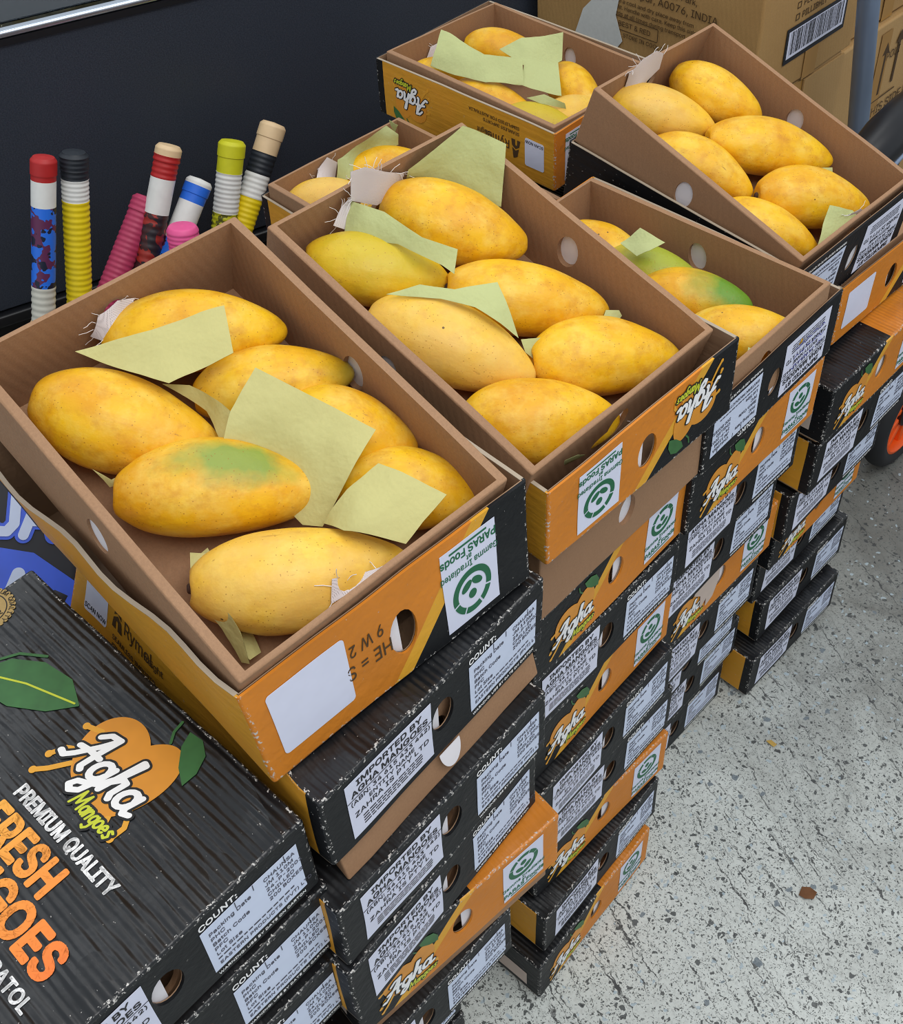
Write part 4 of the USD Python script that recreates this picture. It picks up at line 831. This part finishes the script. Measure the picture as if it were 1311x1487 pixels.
bat((-1.62, 0.895, 0.772), (0.12, -0.22, -0.968), 0.0265, [(0, 1.0, 'grip_pink', 0.008)], 'cricket bat with short bright pink grip behind the nearest open carton', 0.78)
bat((-1.74, 0.905, 0.775), (0.120, -0.709, -0.690), 0.0235, [(0, 1.0, 'grip_rose', 0.010)], 'cricket bat with dull rose grip, behind the dark red bat', 1.10)
bat((-1.72, 1.095, 0.816), (0.121, -0.409, -0.905), 0.0245, [(0, .20, 'grip_lime', 0), (.20, .46, 'grip_white', 0.009), (.46, .86, 'grip_olive', 0.010), (.86, 1.0, 'grip_navy', 0)], 'cricket bat with lime, white and olive striped grip', 0.89)
bat((-1.72, 1.195, 0.810), (0.110, -0.627, -0.771), 0.0245, [(0, .20, 'bat_wood', 0), (.20, .34, 'grip_black', 0.010), (.34, .50, 'grip_white', 0.010), (.50, 1.0, 'grip_yellow', 0.010)], 'cricket bat with bare wood end above black, white and yellow grip', 1.03)

# ------------------------------------------------------------------ blue bag behind the nearest stack
P0 = np.array([-1.14, 0.335, 0.845]); nrm = np.array([0.62, -0.17, 0.77]); nrm /= np.linalg.norm(nrm)
uu = CAM_M[0] - nrm * (CAM_M[0] @ nrm); uu /= np.linalg.norm(uu); vv = np.cross(nrm, uu); BT = np.eye(4); BT[:3, 0], BT[:3, 1], BT[:3, 2], BT[:3, 3] = uu, vv, nrm, P0
bg = thing('sports_bag', 'blue and black sports bag with silver letters J and A behind the nearest stack', 'bag', mat4((P0[0], P0[1], 0), (0, 0, 0)))
BB = np.linalg.inv(mat4((P0[0], P0[1], 0), (0, 0, 0))) @ BT
part(bg, 'body', tri(rbox((-0.16, -0.17, -0.14), (0.075, 0.17, 0.0), 0.03, 16)), 'bag_black', 40, T=BB)
part(bg, 'lower_body', tri(rbox((-0.16, -0.14, 0.0), (0.10, 0.12, 0.78), 0.04, 14)), 'bag_black', 40)
band = Polygon([(-0.13, 0.036), (0.05, 0.036), (0.06, 0.09), (-0.13, 0.12)]); band2 = Polygon([(-0.13, -0.042), (0.0, -0.060), (0.06, -0.10), (0.06, -0.15), (-0.13, -0.15)])
part(bg, 'blue_panel', put(extr(band, 0.002), frame((0, 0, 0), (1, 0, 0), (0, 1, 0), -0.0005)), 'bag_blue', False, T=BB)
part(bg, 'blue_panel', put(extr(band2, 0.002), frame((0, 0, 0), (1, 0, 0), (0, 1, 0), -0.0005)), 'bag_blue', False, T=BB)
J = strokes([[(0.018, 0.035), (0.018, -0.012), (0.010, -0.022), (-0.004, -0.022), (-0.010, -0.012)]], 0.0065); Aa = strokes([[(0.030, -0.026), (0.048, 0.035), (0.066, -0.026)], [(0.036, -0.008), (0.060, -0.008)]], 0.0065); L_ = strokes([[(0.012, -0.125), (0.028, -0.075)]], 0.008)
J, Aa, L_ = (affinity.translate(k, -0.044, -0.012) for k in (J, Aa, L_))
q = part(bg, 'letter_outline', put(extr(shapely.union_all([J, Aa, L_]).buffer(0.004), 0.0015), frame((0, 0, 0), (1, 0, 0), (0, 1, 0), 0.0005)), 'bag_blue', False, T=BB)
part(q, 'lettering', put(extr(shapely.union_all([J, Aa, L_]), 0.001), frame((0, 0, 0), (1, 0, 0), (0, 1, 0), 0.0022)), 'bag_silver', False, T=BB)
net = []
for i in range(7):
    for j in range(9):
        if (i + j) % 5 != 4: net.append(Point(-0.085 + i * 0.013 + (j % 2) * 0.0065, 0.055 + j * 0.011).buffer(0.0068, quad_segs=2).difference(Point(-0.085 + i * 0.013 + (j % 2) * 0.0065, 0.055 + j * 0.011).buffer(0.0052, quad_segs=2)))
part(bg, 'net_print', put(extr(shapely.union_all(net), 0.0006), frame((0, 0, 0), (1, 0, 0), (0, 1, 0), 0.0019)), 'bag_silver', False, T=BB)

# ------------------------------------------------------------------ brown shipping cartons at the far end
def ship(label, a, b, mat, group=None):
    a, b = np.array(a, float), np.array(b, float); o = np.array([(a[0] + b[0]) / 2, (a[1] + b[1]) / 2, a[2]])
    t = thing('shipping_carton', label, 'cardboard carton', mat4(o, (0, 0, 0)))
    part(t, 'body', meshkit.arrays(rbox(a - o, b - o, 0.006, 10).refine_to_length(0.06), 30), mat, warp=crumple(int(abs(a[1]) * 100), 0.0025))
    return t, o
c1, o1 = ship('big brown carton with a barcode label and printed address, top right', (-1.60, 1.83, 0.806), (-1.05, 2.205, 1.25), 'kraft_box')
Fr = frame(np.array([-1.05, 1.83, 0.806]) - o1, (0, 1, 0), (0, 0, 1), 0.0022); Le = frame(np.array([-1.60, 1.83, 0.806]) - o1, (1, 0, 0), (0, 0, 1), 0.0022)
at = lambda T, x, y: T @ mat4((x, y, 0), (0, 0, 0))
q = part(c1, 'barcode_label', put(extr(sbox(0, 0, 0.225, 0.074)), at(Fr, 0.094, 0.062)), 'ink', False)
part(q, 'label_paper', put(lift(extr(sbox(0.008, 0.010, 0.217, 0.066))), at(Fr, 0.094, 0.062)), 'white_paper', False)
rnd = random.Random(3); bars = []; x = 0.016
while x < 0.208:
    w = rnd.choice([0.0012, 0.0022, 0.0035]); bars.append(sbox(x, 0.016, x + w, 0.064)); x += w + rnd.choice([0.0014, 0.0024, 0.0036])
part(q, 'bars', put(lift(extr(shapely.union_all(bars)), 0.0006), at(Fr, 0.094, 0.062)), 'ink', False)
box_ = lambda x, y, s: extr(sbox(x, y, x + s, y + s).difference(sbox(x + 0.0018, y + 0.0018, x + s - 0.0018, y + s - 0.0018)))
part(c1, 'printed_words', put(cat([box_(0.118, 0.146, 0.013), text('PILLIBHIT-262', 0.013, 0.140, 0.146), box_(0.118, 0.170, 0.013), text('PLOT NO. 201', 0.013, 0.140, 0.170)]), Fr), 'brown_ink', False)
part(c1, 'packing_tape', put(extr(sbox(0, 0, 0.05, 0.062), 0.0002), at(Fr, 0.178, 0.0)), 'packing_tape', False)
tx = [text('Industrial Area, Food Park,', 0.012, 0.20, 0.175), text('Kanpur, A0076, INDIA', 0.015, 0.235, 0.150)]
for i, s in enumerate(('Store in a cool and dry place away from', 'sunlight. Handle with care. Keep this side', 'upwards at all times during transport')): tx.append(text(s, 0.0085, 0.185, 0.130 - i * 0.0135))
tx += [text('BEST & RED', 0.0105, 0.222, 0.082), text('STORE IN COOL & DRY PLACE', 0.0085, 0.235, 0.060)]
tx.append(extr(sbox(0.212, 0.077, 0.318, 0.098).buffer(0.004).difference(sbox(0.212, 0.077, 0.318, 0.098).buffer(0.0025))))
part(c1, 'printed_words', put(cat(tx), Le), 'brown_ink', False)
part(c1, 'torn_patch', put(extr(Polygon([(0.10, -0.02 + 0.02), (0.20, 0.0), (0.235, 0.05), (0.215, 0.10), (0.225, 0.16), (0.20, 0.24), (0.155, 0.24), (0.165, 0.13), (0.13, 0.09)]), 0.0006), Le), 'foam_white', False, label='pale scuffed patch where print is torn off')
c2, o2 = ship('brown carton stacked under the barcode carton', (-1.60, 1.835, 0.40), (-1.055, 2.185, 0.802), 'kraft_box_pale')
F2 = frame(np.array([-1.055, 1.835, 0.40]) - o2, (0, 1, 0), (0, 0, 1), 0.0022)
part(c2, 'flap', put(extr(sbox(0, 0, 0.155, 0.30), 0.004), at(F2, 0.192, 0.098)), 'kraft_box_pale', False)
part(c2, 'packing_tape', put(extr(sbox(0, 0, 0.05, 0.30), 0.0002), at(F2, 0.140, 0.10)), 'packing_tape', False)
part(c2, 'printed_mark', put(lift(extr(Polygon([(0, 0), (0.03, 0.0), (0.03, 0.026)])), 0.0045), at(F2, 0.265, 0.262)), 'ink', False)
c5, _ = ship('lowest brown carton under the barcode carton, mostly hidden', (-1.60, 1.835, 0.0), (-1.055, 2.19, 0.397), 'kraft_box')
c3, o3 = ship('brown carton marked THIS SIDE UP with arrows, right of the grey pole', (-1.60, 2.235, 0.0), (-1.10, 2.80, 0.742), 'kraft_box_pale')
F3 = frame(np.array([-1.10, 2.235, 0.0]) - o3, (0, 1, 0), (0, 0, 1), 0.0022)
arrow = Polygon([(-0.005, 0), (0.005, 0), (0.005, 0.105), (0.017, 0.105), (0, 0.135), (-0.017, 0.105), (-0.005, 0.105)])
part(c3, 'printed_words', put(cat([extr(affinity.translate(arrow, 0.262, 0.555)), extr(affinity.translate(arrow, 0.325, 0.565)), text('POLI', 0.020, 0.268, 0.640), text('THIS SIDE UP', 0.024, 0.225, 0.500), extr(sbox(0.235, 0.54, 0.35, 0.543))]), F3), 'brown_ink', False)
part(c3, 'packing_tape', put(extr(sbox(0, 0, 0.05, 0.72), 0.0002), at(F3, 0.225, 0.0)), 'packing_tape', False)
c4, o4 = ship('brown carton on top of the THIS SIDE UP carton', (-1.60, 2.24, 0.746), (-1.115, 2.80, 1.10), 'kraft_box')
part(c4, 'packing_tape', put(extr(sbox(0, 0, 0.05, 0.30), 0.0002), at(frame(np.array([-1.115, 2.24, 0.746]) - o4, (0, 1, 0), (0, 0, 1), 0.0022), 0.225, 0.0)), 'packing_tape', False)

# ------------------------------------------------------------------ hand trolley at the right edge
hc = np.array([-0.66, 2.005, 0.150])
tr = thing('hand_trolley', 'trolley with orange-rimmed wheel, black mudguard and grey tubular handle at the right edge', 'trolley', mat4((hc[0], hc[1], 0), (0, 0, 0)))
def wheel(T):
    R = mat4((0, 0, 0), (0, 90, 0)); R = T @ R
    w = tyre_profile = [(0.112 + 0.0, -0.022)] + [(0.128 + 0.022 * math.cos(a), 0.026 * math.sin(a)) for a in np.linspace(-1.9, 1.9, 15)] + [(0.112, 0.022), (0.112, -0.022)]
    ty = part(tr, 'tyre', lathe(w, 56), 'tyre', 35, T=R)
    rim = lathe([(0.116, -0.020), (0.116, 0.020), (0.106, 0.022), (0.101, 0.012), (0.101, -0.012), (0.106, -0.022), (0.116, -0.020)], 56)
    sp = []
    for i in range(10):
        s = tri(rbox((0.036, -0.007, -0.006), (0.106, 0.007, 0.010), 0.003)); s.vertices = s.vertices @ mat4((0, 0, 0), (36 * i, 0, 0))[:3, :3].T; sp.append(s)
    disc = lathe([(0.02, -0.004), (0.104, -0.006), (0.104, -0.002), (0.02, 0.002), (0.02, -0.004)], 48)
    rp = part(tr, 'rim', cat([rim, disc] + sp), 'rim_orange', 35, T=R)
    hb = part(tr, 'hub', lathe([(0, -0.03), (0.04, -0.03), (0.044, -0.02), (0.044, 0.014), (0.036, 0.022), (0, 0.024)], 32), 'black_plastic', 35, T=R)
    part(hb, 'axle_bolt', lathe([(0, 0.02), (0.011, 0.02), (0.011, 0.028), (0.006, 0.032), (0, 0.032)], 16), 'chrome', 35, T=R)
wheel(mat4((0, 0, 0.150), (0, 0, 0)))
rel = lambda p: np.array(p, float) - [hc[0], hc[1], 0]
pole = [(-0.95, 2.035 - 0.23 * (z - 0.99) , z) for z in (1.45, 1.2, 0.99, 0.7, 0.4, 0.16)]
part(tr, 'pole', tube([rel(p) for p in pole], 0.0215, 20), 'pole_grey', True)
part(tr, 'axle', tube([rel((-0.70, 2.005, 0.15)), rel((-0.80, 2.1, 0.15)), rel((-0.95, 2.226, 0.16))], 0.010, 12), 'black_plastic', True)
guard = [rel((-0.80, y, z)) for y, z in ((1.74, 0.735), (1.78, 0.772), (1.83, 0.800), (1.90, 0.820), (1.98, 0.828), (2.08, 0.825), (2.18, 0.815))]
part(tr, 'mudguard', tube(guard, [0.012, 0.032, 0.040, 0.044, 0.045, 0.045, 0.03], 16), 'black_plastic', True)
part(tr, 'guard_stay', tube([rel((-0.80, 2.02, 0.80)), rel((-0.86, 2.08, 0.60)), rel((-0.94, 2.13, 0.50))], 0.010, 10), 'black_plastic', True)
part(tr, 'guard_trim', tube([g + np.array([0.034, 0.012, -0.030]) for g in guard[1:]], 0.006, 10), 'silver_plastic', True)

# ------------------------------------------------------------------ litter on the floor
q = thing('dry_leaf', 'small brown dry leaf scrap lying on the floor', 'leaf', mat4((-0.250, 0.983, 0.0), (30, 0, 0)))
part(q, 'blade', sheet([(-0.014, -0.006, 0.002), (-0.004, -0.011, 0.004), (0.010, -0.008, 0.003), (0.015, 0.003, 0.006), (0.004, 0.011, 0.003), (-0.010, 0.008, 0.005)], 3, 0.0004, 0.002, 0.004), 'dry_leaf', True)
q = thing('paper_scrap', 'tiny yellow scrap on the floor near the stacks', 'scrap', mat4((-0.450, 1.182, 0.0), (0, 0, 0)))
part(q, 'scrap', sheet([(-0.010, -0.003, 0.002), (0.008, -0.005, 0.003), (0.010, 0.003, 0.004), (-0.004, 0.005, 0.002)], 5, 0.0004, 0.001, 0.004), 'scrap_yellow', True)
